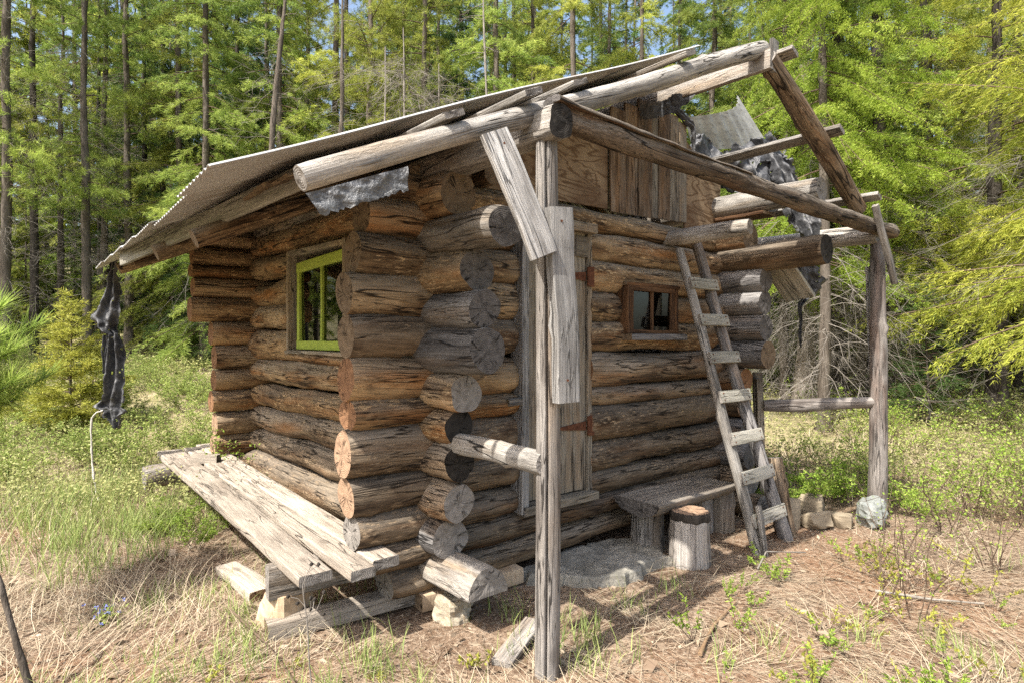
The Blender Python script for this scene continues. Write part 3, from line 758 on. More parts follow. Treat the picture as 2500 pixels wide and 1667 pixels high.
single(plank((-.80, 1.72, .03), (-.88, 2.28, .05), .17, .07, amp=.006, taper=.8), 'wood_offcut', [M['bench'], M['e_pale']], (-.83, 2.0, 0), 'flat pale offcut lying on the ground beside the plank bench', 'wood offcut')
single(plank((-.93, 1.23, .035), (-.10, 1.10, .055), .13, .09, amp=.005), 'timber_offcut', [M['bench'], M['e_brown']], (-.5, 1.17, 0), 'squared timber lying on the dirt under the bench end', 'timber')
single(chunk((.0, .80, .035), (.21, .17, .15), 20, 11, 'whitestone', .45), 'rock', [M['whitestone']], (.0, .80, 0), 'pale yellowish rock on bare dirt under the cabin corner', 'rock')
single(chunk((.12, 1.12, .03), (.16, .42, .07), -25, 15, 'chock'), 'wood_wedge', [M['chock']], (.12, 1.12, 0), 'thin wooden wedge on the dirt behind the pale rock', 'wood wedge')
single(plank((-.12, .20, .008), (.24, .36, .055), .11, .03, up=(0, 0, 1), amp=.004), 'board_scrap', [M['post'], M['e_grey']], (0, .28, 0), 'short grey board leaning low at the foot of the front porch post', 'board')
# split log bench by the door wall
t = thing('log_bench', (2.08, .74, 0), 'split log bench with a flat top on stumps below the small window', 'bench')
mb = MB(); L = line((1.53, .70, .432), (2.66, .74, .410), .05, .006, 3)
sweep(mb, L, halfround(34, 'top') * np.array([1, .55]), .215, amp=.008, seed=91, nf=6)
part(mb, 'seat', [M['bench'], M['e_dark']], t)
for i, (x, y, r) in enumerate(((1.80, .80, .125), (2.52, .82, .12), (2.68, .70, .105))):
    part(log((x, y, -.06), (x, y, .335), r * 1.06, r, up=(0, 1, 0), n=32, amp=.006, bend=.004), 'leg', [M['post' if i != 2 else 'bench'], M['e_grey']], t)
t = thing('stump_stool', (1.80, .42, 0), 'upright stump with a dark bark rim standing in front of the split log bench', 'stump')
part(log((1.80, .42, -.06), (1.80, .42, .355), .148, .135, up=(0, 1, 0), n=40, amp=.007, bend=.004, chamf=.9), 'trunk_section', [M['post'], M['e_grey']], t)
mb = MB(); sweep(mb, line((1.80, .42, .305), (1.80, .42, .372), .012), circ(40), .142, up=(0, 1, 0), amp=.014, nf=18, seed=8, chamf=.93)
part(mb, 'bark_rim', [M['bark_dark'], M['e_pale']], t)
# stone slab at the door
def slab(poly, z0, z1, seed):
    mb = MB(); p = np.array(poly); m = []
    for i in range(len(p)):
        a, b = p[i], p[(i + 1) % len(p)]
        for k in range(6): m.append(a + (b - a) * k / 6)
    m = np.array(m); r_ = np.random.default_rng(seed); m += r_.normal(size=m.shape) * .02
    n = len(m); c = m.mean(0); rings = []
    for q, z in ((1.06, z0), (1.03, (z0 + z1) / 2), (1., z1 - .012), (.975, z1 - .002)) + tuple((k_, z1) for k_ in np.linspace(.92, .05, 16)):
        rr = c + (m - c) * q; zz = z + .010 * fbm(np.c_[rr * 7, np.zeros(n)], seed, 4)
        rings.append(np.c_[rr, zz])
    V = np.concatenate(rings + [[[c[0], c[1], z1]]]); F = []; T_ = []
    for k in range(len(rings) - 1):
        for j in range(n): F.append([k * n + j, k * n + (j + 1) % n, (k + 1) * n + (j + 1) % n, (k + 1) * n + j])
    k = len(rings) - 1
    for j in range(n): T_.append([k * n + j, k * n + (j + 1) % n, (k + 1) * n])
    mb.add(V, F, None, 0, False); mb.n -= len(V); mb.f.append(np.array(T_) + mb.n); mb.n += len(V)
    mb.uv.append(np.zeros((len(T_), 3, 2))); mb.m.append(np.zeros(len(T_))); mb.sm.append(np.zeros(len(T_), bool))
    return mb
single(slab([(.62, .96), (.80, .70), (1.10, .50), (1.64, .50), (1.86, .80), (1.62, 1.02), (1.2, 1.04)], -.06, .055, 4), 'stone_slab', [M['stone']], (1.2, .8, 0), 'large flat grey stone slab on the ground below the door', 'stone slab')
# blocks and rock near the right post
for i, (c, s, r, lab) in enumerate((((3.28, .40, .09), (.20, .16, .30), 30, 'angled split block lying right behind the ladder foot'), ((3.38, .22, .06), (.16, .22, .14), 70, 'smallest split block, between the ladder and the two larger blocks'),
                                    ((3.62, .36, .10), (.17, .20, .25), 10, 'upright sawn block with a flat lit face left of the white-grey rock'), ((3.60, .10, .05), (.22, .17, .13), 40, 'low sawn block lying in front of the upright block'))):
    single(chunk((c[0], c[1], c[2] - .025), s, r, 20 + i, 'block', .12, tilt=(35, 20, -12, 8)[i]), 'wood_block', [M['block']], (c[0], c[1], 0), lab, 'wood block', 'blocks scattered between ladder and right post')
single(chunk((3.80, -.08, .09), (.22, .20, .21), 20, 37, 'greystone', .5, n=6), 'rock', [M['greystone']], (3.80, -.08, 0), 'white and grey rock at the foot of the dark right post', 'rock')
single(log((3.03, .42, .60), (2.99, .28, -.05), .07, .085, up=(0, 1, 0), n=24, amp=.01), 'leaning_log', [M['brown_dark'], M['e_grey']], (2.99, .28, 0), 'short peeled log standing behind the right rail of the ladder', 'log')
# ladder
t = thing('ladder', (2.6, .25, 0), 'homemade pole ladder with seven nailed board rungs leaning on the cabin', 'ladder')
la, lb = np.array([2.385, .205, -.05]), np.array([2.30, .86, 2.37]); ra, rb = np.array([2.86, .225, -.03]), np.array([2.575, .87, 2.44])
part(log(la, lb, .052, .040, up=(0, 1, 0), n=28, amp=.004, bend=.022, rz=(.042, .036), seed=14), 'rail', [M['pole'], M['e_grey']], t)
part(log(ra, rb, .056, .045, up=(0, 1, 0), n=28, amp=.004, bend=.012, seed=19), 'rail', [M['bluegrey'], M['e_grey']], t)
part(plank((2.375, .150, -.03), (2.395, .215, .34), .05, .03, up=(0, 1, 0)), 'rail_splice', [M['pole'], M['e_grey']], t)
for z in (.235, .55, .845, 1.17, 1.48, 1.785, 2.09):
    a = la + (lb - la) * (z + .05) / 2.42; b = ra + (rb - ra) * (z + .03) / 2.47
    d = (b - a) / np.linalg.norm(b - a); n_ = np.array([0, -.052, -.012])
    rg = part(plank(a - d * .035 + n_, b + d * .045 + n_, .022, .105 - .004 * z, up=(0, .26, .97), amp=.002, bend=.002), 'rung', [M['rung'], M['e_grey']], t)
    up_ = np.array([0, .26, .97]) * .026; f_ = np.array([0, -.0135, .0036])
    nails(rg, [q_ + n_ + f_ + s_ * up_ for q_ in (a, b) for s_ in (-1, 1)], (0, -.97, .26))

for b_ in [o for o in cabin.children if o.name.startswith('nailed_board')][:2]:
    one = b_.name == 'nailed_board'
    nails(b_, [(-.03, -.134, 2.15), (.012, -.134, 2.14), (.005, -.138, 1.42)] if one else [(-.165, -.112, 2.05), (-.13, -.118, 2.06), (-.30, -.05, 2.47)], (-.2, -1, 0))
# torn plastic and tin
def ragged(mb, seed, cut=.42):
    """tear cells out of the sheet near its outline and punch a few holes"""
    V = mb.v[-1]; F = mb.f[-1]; C = V[F - (mb.n - len(V))].mean(1)
    cnt = np.bincount(np.concatenate([F[:, [0, 1]].max(1), F[:, [0, 1]].max(1)]))
    nzv = vnoise(C * 38., seed + 3) + .6 * vnoise(C * 90., seed + 4)
    e = np.sort(F, 1); edges = np.concatenate([F[:, [i, (i + 1) % 4]] for i in range(4)]); es = np.sort(edges, 1)
    _, inv, c = np.unique(es, axis=0, return_inverse=True, return_counts=True)
    bd = (c[inv.ravel()] == 1).reshape(4, -1).any(0)
    bv = np.unique(F[bd]); near = np.isin(F, bv).any(1)
    keep = ~(bd & (nzv > -.05)) & ~(near & (nzv > .45)) & ~(nzv > .95)
    mb.f[-1] = F[keep]; mb.uv[-1] = mb.uv[-1][keep]; mb.m[-1] = mb.m[-1][keep]; mb.sm[-1] = np.ones(keep.sum(), bool)
def strip(pts, nrm, seed, crumple=.04, nv=30, freq=9., tear=.25, mat='tarp'):
    """hanging cloth: pts = rows of (centre xyz, half width); nrm = direction across"""
    c = np.array([p[:3] for p in pts], float); w = np.array([p[3] for p in pts], float)
    k = np.linspace(0, len(c) - 1, len(c) * 14); i = np.arange(len(c))
    C = np.stack([np.interp(k, i, c[:, a]) for a in range(3)], 1); W = np.interp(k, i, w)
    r_ = np.random.default_rng(seed)
    W2 = W * (1 + tear * vnoise(np.c_[k * 1.7, k * 0 + seed, k * 0], seed)); W3 = W * (1 + tear * vnoise(np.c_[k * 1.9, k * 0 + seed + 9, k * 0], seed))
    nrm = np.array(nrm, float); nrm /= np.linalg.norm(nrm); dep = np.cross(nrm, (0, 0, 1.)); dep /= np.linalg.norm(dep)
    q = np.linspace(-1, 1, nv)
    V = C[:, None] + nrm * np.where(q[None, :, None] < 0, W2[:, None, None], W3[:, None, None]) * q[None, :, None]
    nz = fbm(V * np.array([freq, freq, freq * .45]) + seed, seed, 3)
    fold = np.sin(q[None] * 7 + k[:, None] * .5 + seed) * .5
    rid = 1 - 2 * np.abs(fbm(V * np.array([freq, freq, freq * .4]) * 2.1 + seed * 3, seed + 7, 3))
    V = V + dep * ((nz * .8 + fold * 1.3 + rid * .22) * crumple)[..., None] * np.minimum(1, W[:, None, None] / .05 + .2)
    mb = MB(); grid(mb, V); ragged(mb, seed); return mb
def at(x, y, Z): return CAM + Z * (FW + RT * (x - 1176) / 1350 + np.array([0, 0, (785 - y) / 1350]))
pz = lambda x, y, hw, Z: (*at(x, y, Z), hw * Z / 1350)
rows = [pz(262, 590, 8, 5.75), pz(260, 625, 10, 5.85), pz(258, 655, 14, 5.9), pz(250, 690, 26, 5.9), pz(243, 730, 34, 5.9), pz(246, 752, 22, 5.9), pz(262, 770, 12, 5.9), pz(264, 800, 20, 5.9), pz(266, 850, 23, 5.9), pz(266, 900, 27, 5.9), pz(258, 935, 36, 5.9), pz(264, 955, 24, 5.9), pz(272, 985, 7, 5.9)]
single(strip(rows, RT, 3, .05), 'hanging_tarp', [M['tarp']], tuple(at(258, 640, 5.9)), 'torn strip of black plastic hanging from the left end of the roof', 'plastic strip')
single(strip([pz(247, 770, 8, 5.93), pz(244, 800, 10, 5.93), pz(241, 835, 7, 5.93), pz(238, 860, 2, 5.93)], RT, 5, .03), 'tarp_shred', [M['tarp']], tuple(at(244, 780, 5.93)), 'narrow black shred hanging behind the torn plastic strip on the left', 'plastic shred')
mb = MB(); P = np.array([at(236, 944, 5.88), at(222, 948, 5.86), at(211, 962, 5.85), at(209, 990, 5.85), at(211, 1040, 5.83), at(214, 1085, 5.8), at(219, 1120, 5.78), at(226, 1150, 5.75)])
k = np.linspace(0, 7, 50); P = np.stack([np.interp(k, np.arange(8), P[:, a]) for a in range(3)], 1)
sweep(mb, P, circ(8), .009, up=(1, .3, 0), amp=.006, nf=60, ms=0, me_=0, seed=3)
single(mb, 'rope', [M['rope']], tuple(P[0]), 'frayed pale rope dangling from the hanging black plastic', 'rope')
# membrane scrap under the front rafter
mb = MB(); q = np.linspace(0, 1, 30); w = np.linspace(0, 1, 12)
top = np.array([-1.07, .25, 2.185]) + q[:, None] * np.array([.46, .0, .195]); bot = np.array([-1.01, .24, 2.105]) + q[:, None] * np.array([.40, .0, .17])
V = top[:, None] + (bot - top)[:, None] * w[None, :, None] * (1 + .10 * vnoise(np.c_[q * 30, q * 0, q * 0], 4))[:, None, None]
V[..., 1] += .014 * fbm(V * 22, 7, 3); grid(mb, V)
single(mb, 'membrane_scrap', [M['foil']], (-.84, .25, 2.25), 'grey ragged scrap of roofing membrane hanging under the front pole', 'roofing scrap')
# right side: membrane draped over the bare laths, shreds hanging down
def sheet(ctrl, seed, crumple=.05, n=(90, 60), freq=6.):
    C = np.array(ctrl, float); a, b = C.shape[:2]
    u = np.linspace(0, a - 1, n[0]); v = np.linspace(0, b - 1, n[1])
    T1 = np.stack([[np.interp(u, np.arange(a), C[:, j, k]) for j in range(b)] for k in range(3)], -1)   # b,n0,3
    V = np.stack([[np.interp(v, np.arange(b), T1[:, i, k]) for i in range(n[0])] for k in range(3)], -1)
    d = np.stack([fbm(V * freq + s_ * 31 + seed, seed + s_, 4) for s_ in range(3)], -1)
    rid = np.stack([1 - 2 * np.abs(fbm(V * freq * 1.6 + s_ * 13 + seed, seed + s_ + 20, 3)) for s_ in range(3)], -1)
    mb = MB(); grid(mb, V + (d * .75 + rid * .25) * crumple); ragged(mb, seed); return mb
ctrl = [[(2.66, 1.12, 3.50), (2.78, 1.16, 3.20), (2.92, 1.12, 3.02)], [(2.95, 1.14, 3.44), (3.05, 1.10, 3.26), (3.10, 1.08, 3.00)], [(3.22, 1.12, 3.40), (3.30, 1.02, 3.22), (3.32, 1.0, 2.98)],
        [(3.55, .95, 3.46), (3.52, .86, 3.26), (3.46, .84, 3.0)], [(3.72, .80, 3.42), (3.72, .72, 3.14), (3.66, .66, 2.88)]]
Q = lambda r: [at(x, y, Z) for x, y, Z in r]
ctrl = list(zip(Q([(1570, 316, 5.75), (1640, 338, 5.75), (1700, 322, 5.75), (1762, 308, 5.8), (1802, 345, 5.8)]), Q([(1578, 372, 5.6), (1640, 392, 5.6), (1700, 396, 5.6), (1766, 392, 5.65), (1815, 425, 5.7)]), Q([(1600, 425, 5.7), (1650, 445, 5.7), (1712, 455, 5.7), (1782, 462, 5.7), (1832, 490, 5.75)])))
rows = [(2.10, 1.02, 3.73, .02), (2.30, 1.01, 3.70, .035), (2.55, 1.0, 3.60, .04), (2.68, 1.0, 3.52, .045), (2.71, 1.0, 3.38, .035), (2.72, 1.0, 3.22, .02)]
single(strip(rows, (.5, 0, .8), 21, .03), 'tarp_edge', [M['tarp']], (2.4, 1.0, 3.6), 'black plastic edging along the top right of the gable boards', 'plastic edging')
single(sheet(ctrl, 5, .13, freq=4.), 'draped_tarp', [M['tarp']], (3.2, 1.0, 3.2), 'crumpled dark membrane draped over the open right side of the roof', 'roofing membrane')
rows = [(3.66, .74, 3.42, .10), (3.70, .64, 3.20, .13), (3.72, .58, 2.98, .12), (3.74, .52, 2.80, .13), (3.74, .46, 2.66, .10), (3.72, .44, 2.52, .09), (3.70, .42, 2.40, .05)]
single(strip(rows, RT, 12, .09, freq=9), 'tarp_shred', [M['tarp']], (3.7, .6, 3.2), 'tattered black and silver shreds hanging behind the right end of the porch beam', 'plastic shred')
rows = [(3.62, .44, 2.36, .05), (3.62, .42, 2.28, .11), (3.64, .40, 2.18, .17), (3.65, .40, 2.08, .16), (3.63, .42, 2.00, .06), (3.58, .44, 1.92, .02), (3.60, .44, 1.80, .012), (3.57, .44, 1.66, .012), (3.575, .44, 1.54, .008)]
single(strip(rows, RT, 15, .04), 'hanging_tarp', [M['tarp']], (3.62, .42, 2.3), 'black plastic bag-like scrap with a dangling tail under the long right log', 'plastic scrap')
rows = [(2.42, .86, 3.53, .012), (2.30, .80, 3.52, .07), (2.20, .74, 3.49, .06), (2.12, .60, 3.48, .05)]
single(sheet([[(1.90, .98, 3.50), (1.96, .98, 3.40)], [(2.06, .80, 3.57), (2.08, .80, 3.43)], [(2.10, .62, 3.60), (2.11, .62, 3.47)], [(2.11, .50, 3.62), (2.115, .50, 3.58)]], 8, .03, (50, 26)), 'membrane_scrap', [M['tarp']], (2.0, .8, 3.5), 'small dark membrane scrap caught against the ridge board at the gable peak', 'roofing scrap')
# curled tin sheet behind the gable
mb = MB(); nu, nv = 40, 60; u = np.linspace(0, 1, nu); v = np.linspace(0, 1, nv)
A_, B_, C_, D_ = (np.array(at(x, y, Z)) for x, y, Z in ((1572, 272, 5.85), (1692, 222, 6.7), (1752, 318, 6.9), (1592, 350, 6.1)))
V = (A_ * (1 - u)[:, None, None] + B_ * u[:, None, None]) * (1 - v)[None, :, None] + (D_ * (1 - u)[:, None, None] + C_ * u[:, None, None]) * v[None, :, None]
nn = np.cross(B_ - A_, D_ - A_); nn /= np.linalg.norm(nn)
V = V - nn * (.20 * np.sin(u * np.pi) ** 1.)[:, None, None] + nn * (.011 * np.sin(u * 2 * np.pi * 9))[:, None, None] + np.array([0, 0, -.10]) * (np.sin(u * np.pi) * .6)[:, None, None] * (1 - v * .4)[None, :, None]
grid(mb, V); W_ = V - nn * .003; grid(mb, W_[:, ::-1])
for a, b in ((V[0], W_[0]), (V[-1], W_[-1]), (V[:, 0], W_[:, 0]), (V[:, -1], W_[:, -1])): grid(mb, np.stack([a, b], 1))
single(mb, 'loose_tin_sheet', [M['tin']], tuple(D_), 'curled loose sheet of corrugated tin standing up behind the gable', 'tin sheet')
# ------------------------------------------------------------ terrain
def hgt(x, y):
    x = np.asarray(x, float); y = np.asarray(y, float)
    dx, dy = x - CAM[0], y - CAM[1]
    Xc = dx * RT[0] + dy * RT[1]; Zc = dx * FW[0] + dy * FW[1]
    s = np.clip((Xc / np.maximum(np.abs(Zc), 4.) + .35) / .7, 0, 1); s = s * s * (3 - 2 * s)
    k = .125 * (1 - s) + .035 * s
    r = np.maximum(0, Zc - 7.)
    far = np.maximum(0, Zc - 22.)
    p = np.stack([x, y, x * 0], -1)
    edge = np.clip((np.hypot(x - 1.5, y - 2.) - 3.5) / 3., 0, 1)
    return k * r * np.minimum(1, r / 3) + np.minimum(far, 60) * .10 + (.018 + .05 * edge) * fbm(p * .8, 3, 3) + .006 * fbm(p * 4., 5, 2) - .01
def bearing(px, Z):
    p = CAM + Z * (FW + RT * (px - 1176) / 1350)
    return p[0], p[1], float(hgt(p[0], p[1]))
rad = np.concatenate([[0.], np.geomspace(.25, 320, 210)]); ang = np.linspace(0, 2 * np.pi, 420, endpoint=False)
X = CAM[0] + rad[1:, None] * np.cos(ang); Y = CAM[1] + rad[1:, None] * np.sin(ang)
mb = MB(); Zg = hgt(X, Y); n = len(ang); m = len(rad) - 1
V = np.stack([X, Y, Zg], -1).reshape(-1, 3)
I = np.arange(m - 1)[:, None] * n; J = np.arange(n)[None]; J2 = (J + 1) % n
F = np.stack([I + J, I + n + J, I + n + J2, I + J2], -1).reshape(-1, 4)[:, ::-1]
V = np.concatenate([V, [[CAM[0], CAM[1], float(hgt(CAM[0], CAM[1]))]]])
mb.add(V, F, None, 0, True)
mb.n -= len(V); mb.f.append(np.stack([np.arange(n), np.roll(np.arange(n), -1), np.full(n, m * n)], 1) + mb.n); mb.n += len(V)
mb.uv.append(np.zeros((n, 3, 2))); mb.m.append(np.zeros(n)); mb.sm.append(np.ones(n, bool))
mb.obj('ground', [M['ground']], kind='structure')

# ------------------------------------------------------------ small vegetation
def perp(D, r_):
    q = r_.normal(size=D.shape); q = np.cross(D, q); return q / (np.linalg.norm(q, axis=1)[:, None] + 1e-9)
def norm(a): return a / (np.linalg.norm(a, axis=-1)[..., None] + 1e-9)
def blades(mb, P, D, L, W, r_, tint, mat=0, side=None):
    """thin triangles: base P, direction D"""
    N = len(P); s = perp(D, r_) if side is None else side
    L = np.broadcast_to(L, (N,)); W = np.broadcast_to(W, (N,))
    V = np.stack([P - s * W[:, None] / 2, P + s * W[:, None] / 2, P + D * L[:, None]], 1).reshape(-1, 3)
    mb.add(V, np.arange(N * 3).reshape(N, 3), None, mat, False, np.repeat(tint, 3))
def leaves(mb, P, D, L, W, r_, tint, mat=0, fold=.25):
    """pointed oval leaves, creased down the middle"""
    N = len(P); s = perp(D, r_); up = np.cross(s, D)
    L = np.broadcast_to(L, (N,))[:, None]; W = np.broadcast_to(W, (N,))[:, None]
    mid = P + D * L * .5 - up * L * .06
    V = np.stack([P, mid + s * W / 2 + up * W * fold, P + D * L, mid - s * W / 2 + up * W * fold], 1).reshape(-1, 3)
    b = np.arange(N)[:, None] * 4
    mb.add(V, np.concatenate([b + np.array([[0, 1, 2]]), b + np.array([[0, 2, 3]])]), None, mat, False, np.repeat(tint, 4))
def curvy(mb, P, D, L, W, r_, tint, bend, mat=0, seg=4):
    """bent grass blades, seg quads each"""
    N = len(P); h = D.copy(); h[:, 2] = 0; h = norm(h + r_.normal(size=h.shape) * [.3, .3, 0]); s = np.cross(h, [0, 0, 1.]); s = norm(s + 1e-6)
    L = np.broadcast_to(L, (N,)); W = np.broadcast_to(W, (N,)); pts = []; d = norm(D); p = P.copy()
    for k in range(seg + 1):
        w = W * (1 - (k / seg) ** 1.6) + .0004
        pts += [p - s * w[:, None] / 2, p + s * w[:, None] / 2]
        p = p + d * (L / seg)[:, None]; d = norm(d + h * bend[:, None] / seg - np.array([0, 0, 1.]) * (bend * .5 * k / seg)[:, None] / seg)
    V = np.stack(pts, 1).reshape(-1, 3); b = np.arange(N)[:, None] * (2 * seg + 2)
    F = np.concatenate([b + np.array([[2 * k, 2 * k + 1, 2 * k + 3, 2 * k + 2]]) for k in range(seg)])
    mb.add(V, F, None, mat, False, np.repeat(tint, 2 * seg + 2))
def tubes(mb, P0, P1, r0, r1, n=4, mat=0):
    """many straight tapered twigs at once"""
    N = len(P0); d = norm(P1 - P0); a = np.cross(d, [.31, .21, .92]); a = norm(a); b = np.cross(d, a)
    th = np.arange(n) * 2 * np.pi / n
    ring = a[:, None] * np.cos(th)[None, :, None] + b[:, None] * np.sin(th)[None, :, None]
    r0 = np.broadcast_to(r0, (N,))[:, None, None]; r1 = np.broadcast_to(r1, (N,))[:, None, None]
    V = np.concatenate([P0[:, None] + ring * r0, P1[:, None] + ring * r1], 1).reshape(-1, 3)
    bse = np.arange(N)[:, None] * 2 * n
    F = np.concatenate([bse + np.array([[j, (j + 1) % n, n + (j + 1) % n, n + j]]) for j in range(n)])
    mb.add(V, F, None, mat, True)

inside = lambda x, y: (x > -.16) & (x < 3.3) & (y > .95) & (y < 4.8)
# dry straw, needles and twigs on the floor of the clearing
r_ = np.random.default_rng(21)
N = 150000
Zs = np.exp(r_.uniform(np.log(1.6), np.log(14), N)); xs = r_.uniform(-1.05, 1.05, N)
P = CAM + FW * Zs[:, None] + RT * (xs * Zs)[:, None]; P = P[:, :2]
dens = .5 + .5 * vnoise(np.c_[P * 1.7, np.zeros(len(P))], 9)
dens = dens * np.clip(.75 + 1.1 * vnoise(np.c_[P * .9, np.zeros(len(P)) + 3.3], 19), .1, 1.4)
dens = np.where(np.hypot(P[:, 0] - .1, P[:, 1] - .75) < .75, dens * .12, dens)
keep = ~inside(P[:, 0], P[:, 1]) & (r_.uniform(size=N) < .12 + 1.05 * dens); P = P[keep]; Zs = Zs[keep]; N = len(P)
az = r_.uniform(0, 2 * np.pi, N) ; D = np.stack([np.cos(az), np.sin(az), np.abs(r_.normal(size=N)) * .16], 1); D = norm(D)
L = r_.gamma(3., .022, N) + .02
W = np.maximum(.0017 + r_.uniform(0, .0022, N), Zs * .00052)
P3 = np.c_[P, hgt(P[:, 0], P[:, 1]) + r_.uniform(0, .012, N)]
mb = MB(); tint = np.clip(r_.beta(1.6, 1.3, N), 0, 1)
up = np.zeros((N, 3)); up[:, 2] = 1; sdv = norm(np.cross(D, up) + r_.normal(size=(N, 3)) * .25)
blades(mb, P3, D, L, W, r_, tint, 0, sdv)
# longer stalks of last year's grass, flattened in swirls
N2 = 9000
Zs = np.exp(r_.uniform(np.log(1.7), np.log(9), N2)); xs = r_.uniform(-1., 1., N2); P = (CAM + FW * Zs[:, None] + RT * (xs * Zs)[:, None])[:, :2]
keep = ~inside(P[:, 0], P[:, 1]) & (np.hypot(P[:, 0] - .1, P[:, 1] - .75) > .7); P = P[keep]; Zs = Zs[keep]; N2 = len(P)
az = 2.2 * vnoise(np.c_[P * .7, np.zeros(N2)], 4) * np.pi + r_.normal(size=N2) * .6
D = norm(np.stack([np.cos(az), np.sin(az), r_.uniform(.02, .35, N2)], 1))
curvy(mb, np.c_[P, hgt(P[:, 0], P[:, 1]) + .004], D, r_.uniform(.12, .42, N2), np.maximum(.0028, Zs * .0007), r_, r_.uniform(.5, 1, N2), r_.uniform(.1, .9, N2), 1)
# chips of bark, cone scales and short dead twigs
N3 = 7000
Zs = np.exp(r_.uniform(np.log(1.7), np.log(8), N3)); xs = r_.uniform(-1., 1., N3); P = (CAM + FW * Zs[:, None] + RT * (xs * Zs)[:, None])[:, :2]
keep = ~inside(P[:, 0], P[:, 1]); P = P[keep]; N3 = len(P); Zs = Zs[keep]
D = norm(np.c_[r_.normal(size=(N3, 2)), r_.normal(size=N3) * .2]); L_ = r_.gamma(2.2, .011, N3) + .008
leaves(mb, np.c_[P, hgt(P[:, 0], P[:, 1]) + .006], D, L_, L_ * r_.uniform(.3, .7, N3), r_, np.clip(r_.beta(1., 1.6, N3), 0, 1), 0, fold=.1)
N4 = 1500
Zs = np.exp(r_.uniform(np.log(1.7), np.log(7), N4)); xs = r_.uniform(-1., 1., N4); P = (CAM + FW * Zs[:, None] + RT * (xs * Zs)[:, None])[:, :2]
keep = ~inside(P[:, 0], P[:, 1]); P = P[keep]; N4 = len(P); A3 = np.c_[P, hgt(P[:, 0], P[:, 1]) + .008]
D = norm(np.c_[r_.normal(size=(N4, 2)), r_.normal(size=N4) * .12]); tubes(mb, A3, A3 + D * r_.gamma(2., .05, N4)[:, None], r_.uniform(.0015, .004, N4), .001, 4, 2)
mb.obj('needle_litter', [M['litter'], M['drygrass'], M['twig_dark']], kind='stuff', label='dry needles and straw covering the ground around the cabin', cat='litter')

# green grass growing in patches, one ground-cover object
spots = [(120, 4.6, .9, 900), (250, 5.0, .9, 1100), (360, 4.9, .6, 500), (200, 6.0, 1.2, 1500), (60, 5.6, 1.0, 900), (90, 2.35, .30, 260), (20, 2.5, .3, 200), (420, 3.6, .25, 120), (520, 3.1, .35, 160), (560, 2.9, .3, 120), (640, 3.4, .3, 110),
         (780, 2.75, .16, 70), (760, 2.6, .2, 80), (900, 2.7, .25, 60), (960, 2.75, .2, 60), (1180, 3.5, .18, 60), (1290, 3.3, .2, 60), (1360, 3.0, .25, 90), (1450, 2.9, .35, 60), (1420, 3.7, .2, 40), (870, 2.6, .5, 70), (1560, 3.7, .15, 40), (1000, 2.4, .5, 60), (330, 2.7, .5, 60), (1700, 3.0, .6, 60), (2000, 3.2, .7, 80), (2250, 3.0, .6, 90)]
mb = MB(); r_ = np.random.default_rng(31)
for px_, Z, rr, n_ in spots:
    n_ = int(n_ * (.6 if Z > 4 else .8)); c = bearing(px_, Z); q = r_.normal(size=(n_, 2)) * rr * .5; nc = max(3, n_ // 22); cc = r_.normal(size=(nc, 2)) * rr * .55; q = cc[r_.integers(0, nc, n_)] + r_.normal(size=(n_, 2)) * .05 * max(1, Z / 4); P = np.array(c[:2]) + q
    ok = ~inside(P[:, 0], P[:, 1]); P = P[ok]; k = len(P)
    D = norm(np.c_[r_.normal(size=(k, 2)) * .28, np.ones(k)])
    big = .34 if Z > 4 else .17
    curvy(mb, np.c_[P, hgt(P[:, 0], P[:, 1])], D, big * r_.uniform(.4, 1.15, k), np.maximum(.0045, Z * .0011) * r_.uniform(.7, 1.4, k), r_, r_.uniform(0, 1, k), r_.uniform(.2, 1.3, k))
N = 9000
Zs = np.exp(r_.uniform(np.log(2.), np.log(12), N)); xs = r_.uniform(-1., 1., N); P = (CAM + FW * Zs[:, None] + RT * (xs * Zs)[:, None])[:, :2]
g = vnoise(np.c_[P * .9, np.zeros(N)], 14) + .5 * vnoise(np.c_[P * 3.1, np.zeros(N)], 15)
keep = ~inside(P[:, 0], P[:, 1]) & (g + .02 * (Zs - 5) + np.where(xs < -.25, .25, -.1) > np.where(Zs < 5, .62, .32)); P = P[keep]; k = len(P); Zs = Zs[keep]
D = norm(np.c_[r_.normal(size=(k, 2)) * .35, np.ones(k)])
curvy(mb, np.c_[P, hgt(P[:, 0], P[:, 1])], D, r_.uniform(.05, .2, k) * np.clip(Zs / 4, .6, 1.6), np.maximum(.004, Zs * .001), r_, r_.uniform(0, 1, k), r_.uniform(.2, 1.2, k))
mb.obj('grass', [M['grass']], kind='stuff', label='fresh green grass growing in patches through the dry litter', cat='grass')

# last year's dry grass standing among the green
mb = MB(); r_ = np.random.default_rng(35); N = 16000
Zs = np.exp(r_.uniform(np.log(3.2), np.log(15), N)); xs = r_.uniform(-1.05, 1.05, N); P = (CAM + FW * Zs[:, None] + RT * (xs * Zs)[:, None])[:, :2]
keep = ~inside(P[:, 0], P[:, 1]) & ~((P[:, 0] > -1.1) & (P[:, 0] < 4.4) & (P[:, 1] > -2.6) & (P[:, 1] < 5.)) & (vnoise(np.c_[P * .9, np.zeros(N)], 27) > -.25) & ((xs < -.2) | (Zs > 5.5)); P = P[keep]; k = len(P); Zs = Zs[keep]
D = norm(np.c_[r_.normal(size=(k, 2)) * .6, np.ones(k)])
curvy(mb, np.c_[P, hgt(P[:, 0], P[:, 1])], D, r_.uniform(.12, .42, k), np.maximum(.003, Zs * .0008), r_, r_.uniform(.3, 1, k), r_.uniform(.4, 2., k))
mb.obj('dry_grass', [M['drygrass']], kind='stuff', label='straw coloured dry grass standing among the green growth', cat='grass')

